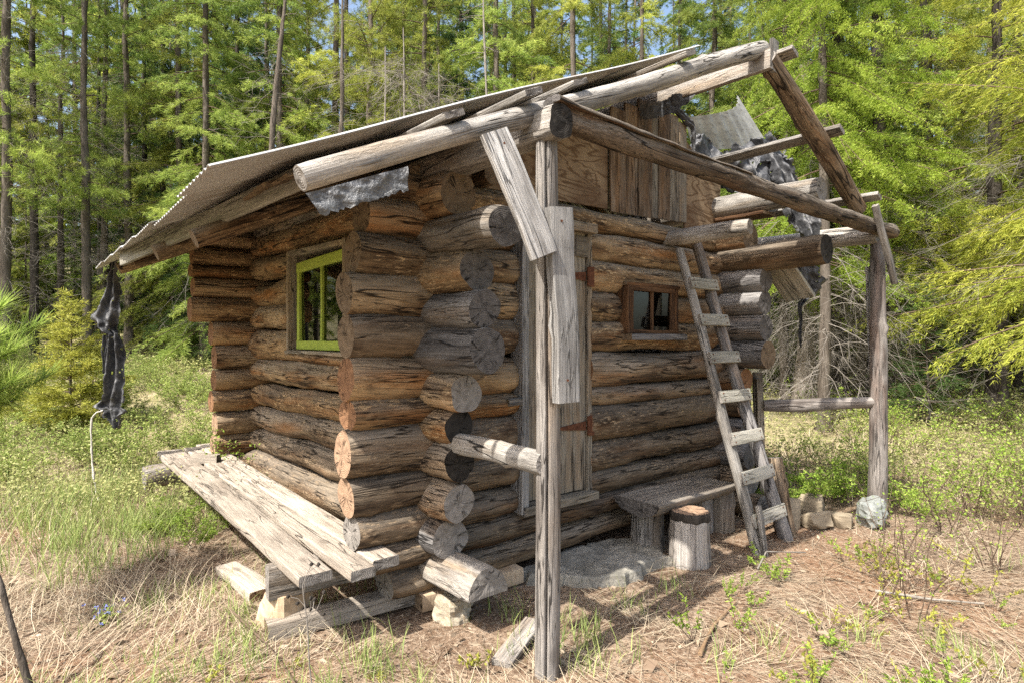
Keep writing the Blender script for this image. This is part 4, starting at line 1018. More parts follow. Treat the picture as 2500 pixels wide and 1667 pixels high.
# low ground cover behind and beside the clearing
mb = MB(); r_ = np.random.default_rng(41); N = 32000
Zs = np.exp(r_.uniform(np.log(5.0), np.log(26), N)); xs = r_.uniform(-1.35, 1.35, N); P = (CAM + FW * Zs[:, None] + RT * (xs * Zs)[:, None])[:, :2]
c1 = vnoise(np.c_[P * .8, np.zeros(N)], 24)
keep = ~inside(P[:, 0], P[:, 1]) & ~((np.abs(P[:, 0] - 1.6) < 2.9) & (P[:, 1] < 1.3) & (P[:, 1] > -2.5)) & ((xs < -.25) | (Zs > 6.6) | (P[:, 0] > 4.6)) & (c1 > -.45); P = P[keep]; Zs = Zs[keep]; k = len(P)
h = r_.uniform(.03, .36, k) * (1 + .4 * c1[keep]); B = np.c_[P, hgt(P[:, 0], P[:, 1])]; T_ = B + np.c_[r_.normal(size=(k, 2)) * .08, h]
sel = r_.uniform(size=k) < .35
tubes(mb, B[sel], T_[sel], np.maximum(.0016, Zs[sel] * .00035), .001, 3, 1)
for j in range(4):
    D = norm(r_.normal(size=(k, 3)) * [1, 1, .4] + [0, 0, .35])
    leaves(mb, T_ + r_.normal(size=(k, 3)) * [.06, .06, .04], D, r_.uniform(.03, .055, k) * np.clip(Zs / 9, .8, 1.5), r_.uniform(.018, .032, k) * np.clip(Zs / 9, .8, 1.5), r_, r_.uniform(0, 1, k))
mb.obj('ground_cover', [M['shrub_pale'], M['twig_dark']], kind='stuff', label='low leafy ground cover spreading under the trees', cat='ground cover')

# shrubs: stems > leaves
def shrub_meshes(seed, H, Rr, ns, nl, leafL, mat, spread=.5, droop=.3):
    r_ = np.random.default_rng(seed); st = MB(); lf = MB()
    for i in range(ns):
        az = r_.uniform(0, 2 * np.pi); b = np.array([math.cos(az), math.sin(az), 0]) * r_.uniform(0, Rr * .35)
        d = norm(np.array([math.cos(az) * spread, math.sin(az) * spread, 1.]) + r_.normal(size=3) * .15); L = H * r_.uniform(.6, 1.1)
        pts = [b]; dd = d
        for k in range(6): pts.append(pts[-1] + dd * L / 6); dd = norm(dd + r_.normal(size=3) * .14 + np.array([math.cos(az), math.sin(az), -.3]) * droop * .2)
        pts = np.array(pts); tubes(st, pts[:-1], pts[1:], np.linspace(.0045, .002, 6), np.linspace(.004, .0014, 6), 4)
        for k in range(2, 7):
            for j in range(r_.integers(1, 4)):
                tdir = norm(r_.normal(size=3) * [1, 1, .5] + [0, 0, .35]); tl = r_.uniform(.08, .24) * H; e = pts[k] + tdir * tl
                tubes(st, pts[k][None], e[None], .0022, .001, 3)
                q = r_.uniform(.15, 1.05, nl)[:, None]; P = pts[k] + (e - pts[k]) * q + r_.normal(size=(nl, 3)) * .012
                D = norm(tdir * .5 + r_.normal(size=(nl, 3)) * [1, 1, .6] + [0, 0, .15])
                s = r_.uniform(.7, 1.2, nl); leaves(lf, P, D, leafL * s, leafL * .55 * s, r_, r_.uniform(0, 1, nl))
    return st.mesh('stems', [M['twig_dark']]), lf.mesh('leaves', [M[mat]])
def add_shrub(meshes, name, px_, Z, s, rz, label, cat, group=None):
    x, y, z = bearing(px_, Z)
    root = thing(name, (x, y, z - .01), label, cat, group); root.scale = (s, s, s); root.rotation_euler = (0, 0, rz)
    for nm, me in zip(('stems', 'leaves'), meshes): place(bpy.data.objects.new(nm, me), root)
    return root
SH_R = [shrub_meshes(200 + i, .75, .4, 7, 6, .030, 'shrub_lime', .38) for i in range(3)]
SH_D = [shrub_meshes(210 + i, .55, .5, 14, 14, .030, 'shrub_lime', .8) for i in range(2)]
SH_L = [shrub_meshes(220 + i, .62, .5, 16, 11, .032, 'shrub', .6) for i in range(3)]
SH_B = [shrub_meshes(230 + i, .9, .2, 3, 3, .024, 'shrub_lime', .22) for i in range(2)]
r_ = random.Random(5)
def free(px_, Z, extra=0):
    x, y, _ = bearing(px_, Z); return not (-.6 - extra < x < 3.5 + extra and -.3 < y < 5.0 + extra)
k = 0
while k < 46:
    p_ = r_.uniform(1800, 2420); Z = r_.uniform(5.0, 12.)
    if not free(p_, Z, .25) or (p_ < 2060 and Z < 6.2): continue
    add_shrub(r_.choice(SH_R), 'leafy_shrub', p_, Z, r_.uniform(.7, 1.15), r_.uniform(0, 6), 'loose bright green shrub with thin stems in the thicket right of the cabin', 'shrub', 'shrubs right of the cabin'); k += 1
for p_, Z, s in ((1822, 5.6, .95), (1890, 5.9, .9), (1950, 6.0, .85), (2090, 5.5, .8)):
    add_shrub(SH_D[int(p_) % 2], 'leafy_shrub', p_, Z, s, p_, 'dense bright green shrub between the ladder and the dark right post', 'shrub', 'dense shrubs by the right post')
k = 0
while k < 74:
    p_ = r_.uniform(-60, 520); Z = r_.uniform(6.4, 14.5)
    if not free(p_, Z, .3): continue
    add_shrub(r_.choice(SH_L), 'leafy_shrub', p_, Z, r_.uniform(.65, 1.05), r_.uniform(0, 6), 'pale green shrub in the brushy clearing left of the cabin', 'shrub', 'shrubs left of the cabin'); k += 1
k = 0
while k < 7:
    p_ = r_.uniform(1990, 2340); Z = r_.uniform(3.2, 4.6)
    add_shrub(r_.choice(SH_B), 'bare_shoot', p_, Z, r_.uniform(.6, 1.), r_.uniform(0, 6), 'nearly leafless upright brown shoots in the litter at lower right', 'shoots', 'bare shoots at lower right'); k += 1
add_shrub(SH_D[0], 'leafy_plant', 395, 4.95, .62, 1., 'lush bright green plant growing by the far end of the plank bench, left of another', 'plant')
add_shrub(SH_D[1], 'leafy_plant', 455, 4.65, .55, 2., 'lush bright green plant tucked under the middle of the plank bench edge', 'plant')
add_shrub(SH_R[1], 'leafy_shrub', 520, 5.9, 1.0, 2.2, 'thin leafy sprig growing up against the back corner of the window wall', 'shrub')
# little seedlings
def seedling(seed, H, mat, n=26):
    r_ = np.random.default_rng(seed); st = MB(); lf = MB()
    for i in range(4):
        e = np.array([r_.normal() * H * .45, r_.normal() * H * .45, H * r_.uniform(.5, 1.)]); tubes(st, np.zeros((1, 3)), e[None], .0018, .001, 3)
        q = r_.uniform(.45, 1.05, n)[:, None]; D = norm(r_.normal(size=(n, 3)) + [0, 0, .4]); leaves(lf, e * q, D, r_.uniform(.012, .03, n), r_.uniform(.006, .012, n), r_, r_.uniform(0, 1, n))
    return st.mesh('stems', [M['twig_dark']]), lf.mesh('leaves', [M[mat]])
SD = [seedling(300 + i, .10 + .03 * i, 'shrub_lime' if i % 2 else 'sapling') for i in range(4)]
for k in range(64):
    lo = k % 4 == 0
    p_ = r_.uniform(300, 1200) if lo else r_.uniform(1500, 2350); Z = r_.uniform(2.1, 2.9) if lo else r_.uniform(2.3, 4.4)
    add_shrub(SD[k % 4], 'seedling', p_, Z, r_.uniform(.6, 1.3), r_.uniform(0, 6), 'tiny yellow-green seedling in the dry litter in front of the cabin', 'seedling', 'seedlings in the litter')
# blue flowers, dry seed-head stalk, sticks
r2 = np.random.default_rng(77); st = MB(); fl = MB(); lf = MB()
for i in range(16):
    e = np.array([r2.normal() * .06, r2.normal() * .06, r2.uniform(.05, .12)]); tubes(st, np.zeros((1, 3)), e[None], .0015, .001, 3)
    leaves(fl, np.repeat(e[None], 6, 0), norm(r2.normal(size=(6, 3)) + [0, 0, .5]), .014, .01, r2, r2.uniform(0, 1, 6))
    leaves(lf, np.repeat((e * .6)[None], 5, 0) + r2.normal(size=(5, 3)) * .02, norm(r2.normal(size=(5, 3)) + [0, 0, .6]), .035, .012, r2, r2.uniform(0, 1, 5))
x, y, z = bearing(240, 3.35); t = thing('flower_clump', (x, y, z), 'small clump of blue flowers in the dry litter at lower left', 'flowers')
for nm, mb_, mt in (('stems', st, 'twig_dark'), ('petals', fl, 'flower'), ('leaves', lf, 'shrub')): place(bpy.data.objects.new(nm, mb_.mesh(nm, [M[mt]])), t)
x, y, z = bearing(722, 2.62); t = thing('dry_seed_stalk', (x, y, z), 'tall dry weed stalk with dark seed heads in front of the plank bench end', 'weed')
st = MB(); HD = []; P = line((0, 0, 0), (-.045, .02, .52), .05, .012, 4); tubes(st, P[:-1], P[1:], .0035, .0028, 5)
for i in range(9):
    k = r2.integers(4, len(P)); e = P[k] + np.array([r2.normal() * .09, r2.normal() * .05, r2.uniform(.04, .16)]); mid = (P[k] + e) / 2 + r2.normal(size=3) * .01
    tubes(st, np.array([P[k], mid]), np.array([mid, e]), .0016, .0012, 4)
    hd = MB(); HD.append(hd); sweep(hd, np.array([e - [0, 0, .006], e, e + [0, 0, .008]]), circ(10), np.array([.004, .0095, .006]), up=(0, 1, 0), amp=.002, nf=200, ms=0, me_=0)
place(bpy.data.objects.new('stalk', st.mesh('stalk', [M['twig']])), t)
for hd in HD: place(bpy.data.objects.new('seed_head', hd.mesh('seed_head', [M['bark_dark']])), t)
def stick(pts, r0, r1, mat, label, name='fallen_branch', n=10):
    c = np.array([bearing(p[0], p[1]) for p in pts]) + np.array([[0, 0, p[2]] for p in pts]); k = np.linspace(0, len(c) - 1, len(c) * 8)
    P = np.stack([np.interp(k, np.arange(len(c)), c[:, a]) for a in range(3)], 1); mb = MB()
    sweep(mb, P, circ(n), np.linspace(r0, r1, len(P)), up=(.1, .05, 1), amp=.003, nf=30, ms=0, me_=0, seed=len(pts) * 7 + int(pts[0][0]))
    return single(mb, name, [M[mat]], tuple(P[0]), label, 'branch')
stick([(1608, 2.98, .02), (1622, 3.12, .03), (1642, 3.32, .02), (1690, 3.62, .02)], .011, .006, 'stick', 'brown broken branch on the litter in front of the stump stool')
stick([(2010, 3.75, .02), (2140, 3.6, .02), (2260, 3.5, .03)], .009, .006, 'twig', 'long pale dry stick lying across the litter at right')
stick([(1740, 4.15, .02), (1760, 4.25, .10), (1790, 4.3, .08), (1850, 4.45, .02)], .005, .003, 'twig', 'curved thin white twig arching beside the ladder foot')
stick([(530, 3.35, .07), (620, 2.95, .06), (690, 2.6, .05), (760, 2.45, .02)], .0045, .003, 'twig_dark', 'thin dark bent twig running through the grass before the plank bench')
stick([(930, 2.72, .01), (1010, 2.62, .015), (1060, 2.56, .01)], .008, .005, 'twig', 'short pale stick on the dirt below the cabin corner')
t_ = stick([(78, 2.62, -.02), (62, 2.62, .10), (40, 2.62, .24), (18, 2.64, .38), (0, 2.66, .50), (-30, 2.7, .62)], .017, .011, 'bark', 'curved brown sapling stem leaning in at the lower left edge', 'sapling_stem')
t_['category'] = 'sapling'
# ------------------------------------------------------------ trees
def trunk_mesh(seed, H, r0, mat, lean=(0, 0), flare=1.6, wob=.05, n=14, taper=1.):
    r_ = np.random.default_rng(seed); m = int(H / .25) + 4; z = np.concatenate([[-.3, -.1, 0, .12, .3], np.linspace(.5, H, m)])
    P = np.zeros((len(z), 3)); P[:, 2] = z; q = np.clip(z / H, 0, 1)
    P[:, 0] = lean[0] * z + wob * vnoise(np.c_[z * .45, z * 0 + seed, z * 0], seed); P[:, 1] = lean[1] * z + wob * vnoise(np.c_[z * .45, z * 0, z * 0 + seed], seed + 3)
    rad = r0 * (1 - .9 * q ** taper) * (1 + (flare - 1) * np.exp(-np.maximum(z, 0) / .35))
    mb = MB(); sweep(mb, P, circ(n), rad, up=(0, 1, 0), amp=.022 * min(1, r0 / .12), nf=11, seed=seed, ms=0, me_=0, caps=(0, 0))
    axis = lambda h: np.array([np.interp(h, z, P[:, 0]), np.interp(h, z, P[:, 1]), h])
    return mb.mesh('trunk', [M[mat]]), axis
def crown_mesh(seed, H, zb, Rm, nb, axis, style, mat, twigmat='twig_dark', nl=.11, nw=.015, dens=1., shape=.8, el=(.1, -.35), droop=.35, azr=None, clump=0.):
    r_ = np.random.default_rng(seed); nd = MB(); br = MB(); CP = []; CD = []; CT = []; CS = []
    for i in range(nb):
        f = (i + r_.uniform()) / nb; h = zb + (H - zb) * f ** 1.1; az = r_.uniform(0, 2 * np.pi) if azr is None else r_.uniform(*azr)
        if clump and vnoise(np.array([h * 1.1, az * 1.2, seed * 1.])) < -clump: continue
        L = Rm * max(.08, (1 - f) ** shape) * r_.uniform(.55, 1.1) * (1. if f > .06 else .7)
        e = el[1] + (el[0] - el[1]) * f + r_.normal() * .15; dh = np.array([math.cos(az), math.sin(az), 0]); sd_ = np.array([-dh[1], dh[0], 0])
        q = np.linspace(0, 1, 9); up_ = r_.uniform(.0, .25)
        pts = axis(h) + dh * (L * q)[:, None] + np.array([0, 0, 1.]) * (L * (math.tan(e) * q - droop * q ** 2 + up_ * q ** 3))[:, None] + sd_ * (L * .12 * r_.normal() * q ** 2)[:, None]
        tubes(br, pts[:-1], pts[1:], np.linspace(.014, .005, 8) * (.5 + L / 2), np.linspace(.012, .003, 8) * (.5 + L / 2), 3)
        nt = max(4, int(L * 13 * dens)); tone = np.clip(r_.normal(.5, .22), 0, 1)
        for j in range(nt):
            u = r_.uniform(.14, 1.); b = np.array([np.interp(u, q, pts[:, a]) for a in range(3)]); k = min(7, int(u * 8)); tg = norm(pts[k + 1] - pts[k])
            sg = 1 if j % 2 else -1; lt = (L * .36 * (1.12 - u) + .10) * r_.uniform(.6, 1.2)
            d = norm(tg * .75 + sd_ * sg * r_.uniform(.4, 1.) + np.array([0, 0, r_.normal() * .18 - (droop * .5 if style != 'hang' else .35)]))
            kn = max(2, int(lt / (.055 if style != 'pine' else .05)))
            w = np.linspace(.12, 1, kn)
            P = b + d * (lt * w)[:, None] + np.array([0, 0, -1.]) * (lt * (.25 if style != 'hang' else .35) * w ** 2)[:, None]
            if style == 'pine': P = P[w > .45]; 
            CP.append(P); CD.append(np.repeat(d[None], len(P), 0)); CT.append(np.full(len(P), tone)); 
            if j % 3 == 0: tubes(br, b[None], (b + d * lt)[None], .004, .002, 3)
    P = np.concatenate(CP); D = np.concatenate(CD); T_ = np.concatenate(CT)
    per = {'fir': 8, 'larch': 9, 'pine': 9, 'hang': 5}[style]
    P = np.repeat(P, per, 0) + r_.normal(size=(len(P) * per, 3)) * (.02 if style != 'larch' else .025); D = np.repeat(D, per, 0); T_ = np.repeat(T_, per)
    s = perp(D, r_)
    if style == 'fir': s[:, 2] *= .5; dd = norm(D * r_.uniform(.35, .9, (len(D), 1)) + s * .75)
    elif style == 'larch': dd = norm(D * .25 + s + [0, 0, -.1])
    elif style == 'pine': dd = norm(D * r_.uniform(.2, .9, (len(D), 1)) + s * .9 + [0, 0, .25])
    else: s[:, 2] *= .4; dd = norm(D * .9 + s * .7 + [0, 0, -.12])
    n = len(P); tint = np.clip(T_ + r_.normal(size=n) * .28, 0, 1)
    blades(nd, P, dd, nl * r_.uniform(.6, 1.2, n), nw * r_.uniform(.7, 1.3, n), r_, tint)
    return nd.mesh('crown', [M[mat]]), br.mesh('branches', [M[twigmat]])
def dead_mesh(seed, z0, z1, nb, L, axis, mat='twig', droop=.5, azr=None, fine=5, rr=.007):
    r_ = np.random.default_rng(seed); mb = MB()
    for i in range(nb):
        h = r_.uniform(z0, z1); az = r_.uniform(0, 2 * np.pi) if azr is None else r_.uniform(*azr); l = L * r_.uniform(.35, 1.1); dh = np.array([math.cos(az), math.sin(az), 0]); q = np.linspace(0, 1, 6); e = r_.normal() * .3
        pts = axis(h) + dh * (l * q)[:, None] + np.array([0, 0, 1.]) * (l * (e * q - droop * q ** 2))[:, None] + r_.normal(size=(6, 3)) * .03 * l * q[:, None]
        tubes(mb, pts[:-1], pts[1:], np.linspace(rr, rr * .4, 5), np.linspace(rr * .8, rr * .25, 5), 4)
        k = r_.integers(1, 6, fine * 2); b = pts[k]; d = norm(dh + r_.normal(size=(fine * 2, 3)) * .8 + [0, 0, -droop * .9]); ln = l * r_.uniform(.12, .45, (fine * 2, 1)); mid = b + d * ln
        tubes(mb, b, mid, rr * .4, rr * .2, 3)
        d2 = norm(d + r_.normal(size=d.shape) * .6 + [0, 0, -droop * .6]); tubes(mb, b + d * ln * .6, b + d * ln * .6 + d2 * ln * .6, rr * .25, rr * .15, 3)
    return mb.mesh('dead_branches', [M[mat]])
ID = lambda h: np.array([0, 0, h])
PROTO = {}
def proto(key, parts): PROTO[key] = parts
def build(key, H, r0, barkm, crown=None, dead=None, lean=(0, 0), seed=1, flare=1.5, **kw):
    tm, ax = trunk_mesh(seed, H, r0, barkm, lean, flare, **kw); ps = [('trunk', tm)]
    if crown: c, b = crown_mesh(seed + 50, axis=ax, **crown); ps += [('crown', c), ('branches', b)]
    if dead: ps.append(('dead_branches', dead_mesh(seed + 90, axis=ax, **dead)))
    PROTO[key] = ps
for i in range(3):
    build('fir%d' % i, 16, .105, 'bark', dict(H=16, zb=.9, Rm=2.1, nb=215, style='fir', mat=('fir', 'pine', 'fir')[i], nl=.12, nw=.013, shape=.7, clump=.45), dict(z0=.6, z1=4, nb=26, L=1.3), seed=400 + i)
for i in range(2):
    build('tuft%d' % i, 16, .105, 'bark', dict(H=16, zb=2.2, Rm=2.0, nb=165, style='pine', mat='pine', nl=.12, nw=.012, shape=.6, clump=.42, el=(.5, .0), droop=.15), dict(z0=.8, z1=6, nb=40, L=1.4, droop=.3), seed=410 + i)
for i in range(3):
    build('lodge%d' % i, 18, .115, ('bark', 'bark_dark', 'bark')[i], dict(H=18, zb=4.0 + i, Rm=1.5, nb=110, style='pine', mat=('fir', 'pine', 'fir')[i], nl=.13, nw=.014, shape=.5, clump=.25, el=(.4, -.1), droop=.2), dict(z0=1., z1=8, nb=84, L=1.25, droop=.35, fine=5, rr=.006), seed=420 + i, flare=1.25)
build('larch0', 15, .10, 'bark', dict(H=15, zb=2.9, Rm=2.2, nb=175, style='larch', mat='larch', nl=.055, nw=.013, shape=.55, clump=.4, droop=.5, dens=1.3), dict(z0=.8, z1=4, nb=60, L=1.6, droop=.6, fine=7), seed=431)
build('larch1', 15, .15, 'bark_dark', dict(H=15, zb=3.1, Rm=2.0, nb=150, style='larch', mat='larch', nl=.055, nw=.013, shape=.55, clump=.4, droop=.45, dens=1.25), dict(z0=.8, z1=5, nb=64, L=1.6, droop=.6, fine=7), seed=437)
for i in range(2):
    build('hang%d' % i, 11, .17, 'bark_dark', dict(H=11, zb=1.9, Rm=3.1, nb=80, style='hang', mat='hang', nl=.10, nw=.013, shape=.6, droop=.30, el=(.3, .12), dens=1.35, clump=.4), dict(z0=.9, z1=5, nb=40, L=1.7, fine=7, rr=.005, droop=.4), seed=440 + i)
for i in range(2):
    build('ffir%d' % i, 16, .10, 'bark', dict(H=16, zb=.6, Rm=2.2, nb=150, style='fir', mat=('fir', 'pine')[i], nl=.17, nw=.026, shape=.65, clump=.55, dens=.85), None, seed=480 + i)
build('ffir2', 14, .11, 'bark_dark', dict(H=14, zb=.5, Rm=2.1, nb=170, style='fir', mat='dark_fir', nl=.14, nw=.019, shape=.75, clump=.5, droop=.4), None, seed=488)
build('snag', 12, .10, 'bark', None, dict(z0=1.5, z1=9.5, nb=80, L=1.0, droop=.25, fine=3, rr=.006), seed=451, flare=1.2)
build('spike', 7.2, .06, 'twig', None, dict(z0=1.2, z1=6.8, nb=60, L=.45, droop=.2, fine=2, rr=.006), seed=452, flare=1.1)
build('tangle', 7.5, .07, 'twig', None, dict(z0=2.0, z1=7, nb=120, L=1.6, droop=.45, fine=8, rr=.007), seed=453, flare=1.2)
build('old_dark', 14, .215, 'bark_dark', dict(H=14, zb=4.2, Rm=2.4, nb=90, style='fir', mat='fir', nl=.12, nw=.018, clump=.3), dict(z0=.6, z1=5, nb=85, L=1.9, droop=.75, fine=8), seed=461, flare=1.55, n=22)
build('old_pale', 14, .19, 'bark_pale', dict(H=14, zb=4.4, Rm=2.3, nb=80, style='fir', mat='fir', nl=.12, nw=.018, clump=.3), dict(z0=1.2, z1=5, nb=85, L=1.9, droop=.8, fine=8), seed=462, flare=1.9, n=22)
build('dark_young', 2.6, .03, 'bark_dark', dict(H=2.6, zb=.15, Rm=.95, nb=60, style='fir', mat='dark_fir', nl=.06, nw=.010, shape=.8, droop=.2, el=(.3, .05)), None, seed=471)
build('sapling', 2.15, .024, 'bark', dict(H=2.1, zb=.2, Rm=.95, nb=80, style='fir', mat='sapling', nl=.06, nw=.014, shape=.75, droop=.1, el=(.55, .15), dens=2.4), None, seed=472)
def tree(key, name, px_, Z, s, rz, label, cat='tree', group=None, lean=None, dz=0., sz=None):
    x, y, z = bearing(px_, Z); root = thing(name, (x, y, z + dz), label, cat, group)
    root.scale = (s, s, sz or s); root.rotation_euler = (lean[0] if lean else 0, lean[1] if lean else 0, rz)
    for nm, me in PROTO[key]: place(bpy.data.objects.new(nm, me), root)
    return root
r_ = random.Random(11)
# --- left: stand of slim pines with bare lower trunks
LP = [(18, 13.5, 1.05), (76, 15.5, .95), (141, 19, .9), (198, 15, 1.0), (226, 20, .85), (243, 17, .95), (292, 16.5, 1.0), (345, 23, .9), (374, 20, 1.05), (392, 22, .8), (432, 21, .9), (-40, 17, 1.), (-110, 15, 1.), (110, 24, .9), (310, 25, .9), (268, 27, 1.), (470, 25, 1.)]
for i, (p_, Z, s) in enumerate(LP):
    lab = {0: 'nearest slim grey pine trunk at the far left edge of the forest', 3: 'straight brown pine trunk with dead twigs in the left stand', 6: 'slim pine just above the left end of the tin roof'}.get(i, 'slim pine with a bare lower trunk in the left stand')
    tree('lodge%d' % (i % 3), 'pine_tree', p_, Z, s, i * 1.7, lab, 'pine tree', None if i in (0, 3, 6) else 'slim pines left of the cabin')
# --- behind the roof: leaning snag, dark straight trunk, bare spike
tree('snag', 'dead_tree', 566, 12.0, 1., .4, 'leaning pale dead trunk rising behind the left half of the roof', 'dead tree', lean=(.0, .115))
tree('snag', 'dead_tree', 781, 13.5, .95, 2., 'straight dark dead trunk rising behind the middle of the roof', 'dead tree')
tree('spike', 'dead_tree', 888, 12.5, 1., 1., 'short pale dead tree with spiky bare branches behind the roof', 'dead tree')
tree('spike', 'dead_tree', 1112, 13.5, 1.35, 3., 'thin white dead stem standing among green trees above the front pole', 'dead tree')
tree('tangle', 'dead_tree', 925, 12.2, 1.0, .5, 'dead tree with a tangle of fine white twigs behind the roof, left one', 'dead tree')
tree('tangle', 'dead_tree', 1010, 13.0, .95, 2.5, 'dead tree with a tangle of fine white twigs behind the roof, right one', 'dead tree')
# --- dense forest rows behind the cabin
k = 0; G = 'dense conifers in the forest behind the cabin'; LB = 'bushy conifer in the dense forest behind the cabin'
row = [(470, 15, 'fir0'), (545, 17, 'ffir2'), (640, 15.5, 'fir0'), (705, 17.5, 'tuft1'), (770, 16, 'fir1'), (850, 15, 'tuft0'), (930, 16.5, 'tuft1'), (975, 15.2, 'tuft0'), (1060, 18, 'ffir2'), (1140, 15, 'fir2'), (1225, 16.5, 'tuft1'), (1316, 14.6, 'fir1'), (1400, 16.5, 'fir0'), (1475, 15, 'fir1'), (1560, 17.5, 'ffir2'), (1640, 15, 'fir0'), (1725, 16.5, 'fir2'), (610, 20, 'tuft0'), (880, 20, 'fir0'), (1180, 20, 'fir0'), (1440, 20, 'ffir2'), (1680, 20, 'fir1'), (410, 17, 'fir1'), (330, 19, 'ffir2'), (1010, 20, 'fir2')]
for i, (p_, Z, ky) in enumerate(row):
    tree(ky, 'conifer', p_, Z, (.95 + .25 * r_.random()), r_.uniform(0, 6.28), LB, 'conifer', G)
for i in range(30):
    p_ = -120 + 2600 * (i + r_.uniform(.2, .8)) / 30; Z = r_.uniform(23, 29)
    tree(r_.choice(['ffir0', 'ffir1', 'ffir2', 'lodge1']), 'conifer', p_, Z, r_.uniform(1.15, 1.5), r_.uniform(0, 6.28), 'tall conifer far back in the forest', 'conifer', 'tall conifers far back in the forest')
for i in range(40):
    p_ = -250 + 2850 * (i + r_.uniform(.2, .8)) / 40; Z = r_.uniform(34, 46)
    if p_ < 500 and i % 2 or i % 3 == 0: continue
    tree(r_.choice(['ffir0', 'ffir1', 'ffir2']), 'conifer', p_, Z, r_.uniform(1.35, 1.8), r_.uniform(0, 6.28), 'tall conifer far back in the forest', 'conifer', 'tall conifers far back in the forest')
# low bushy firs that fill the gaps at eye level on the left
for i, (p_, Z) in enumerate(((60, 20), (170, 22), (255, 23), (330, 21.5), (405, 24), (455, 20), (-20, 23), (120, 27), (290, 30))):
    tree(('ffir1', 'ffir0')[i % 2], 'young_conifer', p_, Z, .42, i * 2.1, 'short bushy conifer between the slim trunks at left', 'conifer', 'short conifers at left')
# --- right: larches, old trunks, drooping firs
tree('larch0', 'larch_tree', 1895, 10.3, 1., .5, 'bright lime green larch behind the bare right rafter', 'larch')
tree('larch1', 'larch_tree', 2015, 11.8, 1.1, 2.2, 'lime green larch with a thick dark trunk right of the bare rafter', 'larch')
tree('larch0', 'larch_tree', 1800, 12.5, .95, 4., 'lime green larch partly hidden behind the ridge end', 'larch')
tree('old_pale', 'conifer', 1852, 12.2, 1., 1., 'old conifer with a pale flared trunk between the cabin and the right post', 'conifer')
tree('old_dark', 'conifer', 1924, 12.5, 1., 2., 'old conifer with a thick dark trunk left of the right post', 'conifer')
tree('old_pale', 'conifer', 1985, 13.4, .82, 3.4, 'pale trunk with an orange scar right beside the dark right post', 'conifer')
tree('lodge1', 'conifer', 2133, 14.5, 1.1, .7, 'dark straight trunk, left of a pair right of the porch', 'conifer')
tree('lodge1', 'conifer', 2150, 14.2, 1.25, 2.7, 'dark leaning trunk, right of a pair right of the porch', 'conifer', lean=(-.05, .10))
tree('lodge0', 'conifer', 2212, 16., .8, 1.7, 'thin trunk beyond the small firs at right', 'conifer')
tree('lodge1', 'conifer', 2334, 14.5, 1.25, 4.7, 'dark trunk near the right edge beside the sunny track', 'conifer')
tree('hang0', 'fir_tree', 2490, 8.6, 1., 0.9, 'near fir with drooping yellow-green boughs reaching in from the right edge', 'fir tree')
tree('hang1', 'fir_tree', 2290, 11.2, 1.05, 2.9, 'drooping yellow-green fir standing behind the boughs at right', 'fir tree')
tree('hang0', 'fir_tree', 2130, 14.8, 1.15, 4., 'tall drooping fir right of the larches', 'fir tree')
tree('hang1', 'fir_tree', 2400, 14.5, 1.15, 5., 'tall drooping fir at the back right', 'fir tree')
for i, (p_, Z, s) in enumerate(((1760, 17, 1.), (1850, 18, 1.05), (1960, 17.5, 1.), (2060, 18.5, 1.1), (2180, 19, 1.1), (2270, 21, 1.15), (2370, 18.5, 1.1), (2460, 20, 1.1))):
    tree(('fir0', 'fir2', 'tuft0')[i % 3], 'conifer', p_, Z, s, i * 1.3, 'bushy conifer standing behind the larches at right', 'conifer', 'conifers behind the larches')
tree('dark_young', 'young_fir', 2130, 10.2, .95, 0., 'small dark fir right of the post in the brush', 'young fir')
tree('dark_young', 'young_fir', 2085, 11.2, .9, 2., 'bluish dark young fir just right of the dark post', 'young fir')
tree('dark_young', 'young_fir', 2235, 11.8, .8, 4., 'low dark young fir in front of the sunny track', 'young fir')
tree('sapling', 'young_fir', 162, 9.2, 1., .6, 'bright yellow-green young fir in the clearing at left', 'young fir')
for i, (p_, Z, s) in enumerate(((425, 16, 1.1), (470, 15, .9), (380, 17.5, 1.2))):
    tree('dark_young', 'young_fir', p_, Z, s, i * 2., 'small dark fir at the forest foot behind the brush at left', 'young fir', 'small dark firs behind the brush')
# the forest goes on round the clearing (seen in the window panes)
for i, (p_, Z) in enumerate(((-420, 14), (-700, 12), (-1000, 11), (-1300, 9), (-1700, 8.5), (-2200, 7), (-560, 18), (-900, 16), (-1250, 13), (-1600, 11), (-3000, 6), (2700, 11), (3000, 9.5), (3500, 8), (4200, 6.5), (5200, 5.5), (2850, 14), (3300, 12), (4000, 9), (7500, 4), (-4200, 4.5), (-170, 19), (-210, 26), (-260, 16), (-330, 22), (-380, 30), (-470, 24), (-520, 14.5), (-620, 22), (-760, 16), (-820, 24), (-1050, 20), (2560, 17), (2640, 22))):
    tree(('lodge0', 'fir0', 'tuft0', 'fir1', 'lodge2')[i % 5], 'conifer', p_, Z, 1., i * 1.9, 'conifer on the far side of the clearing, reflected in the window panes', 'conifer', 'conifers round the clearing')
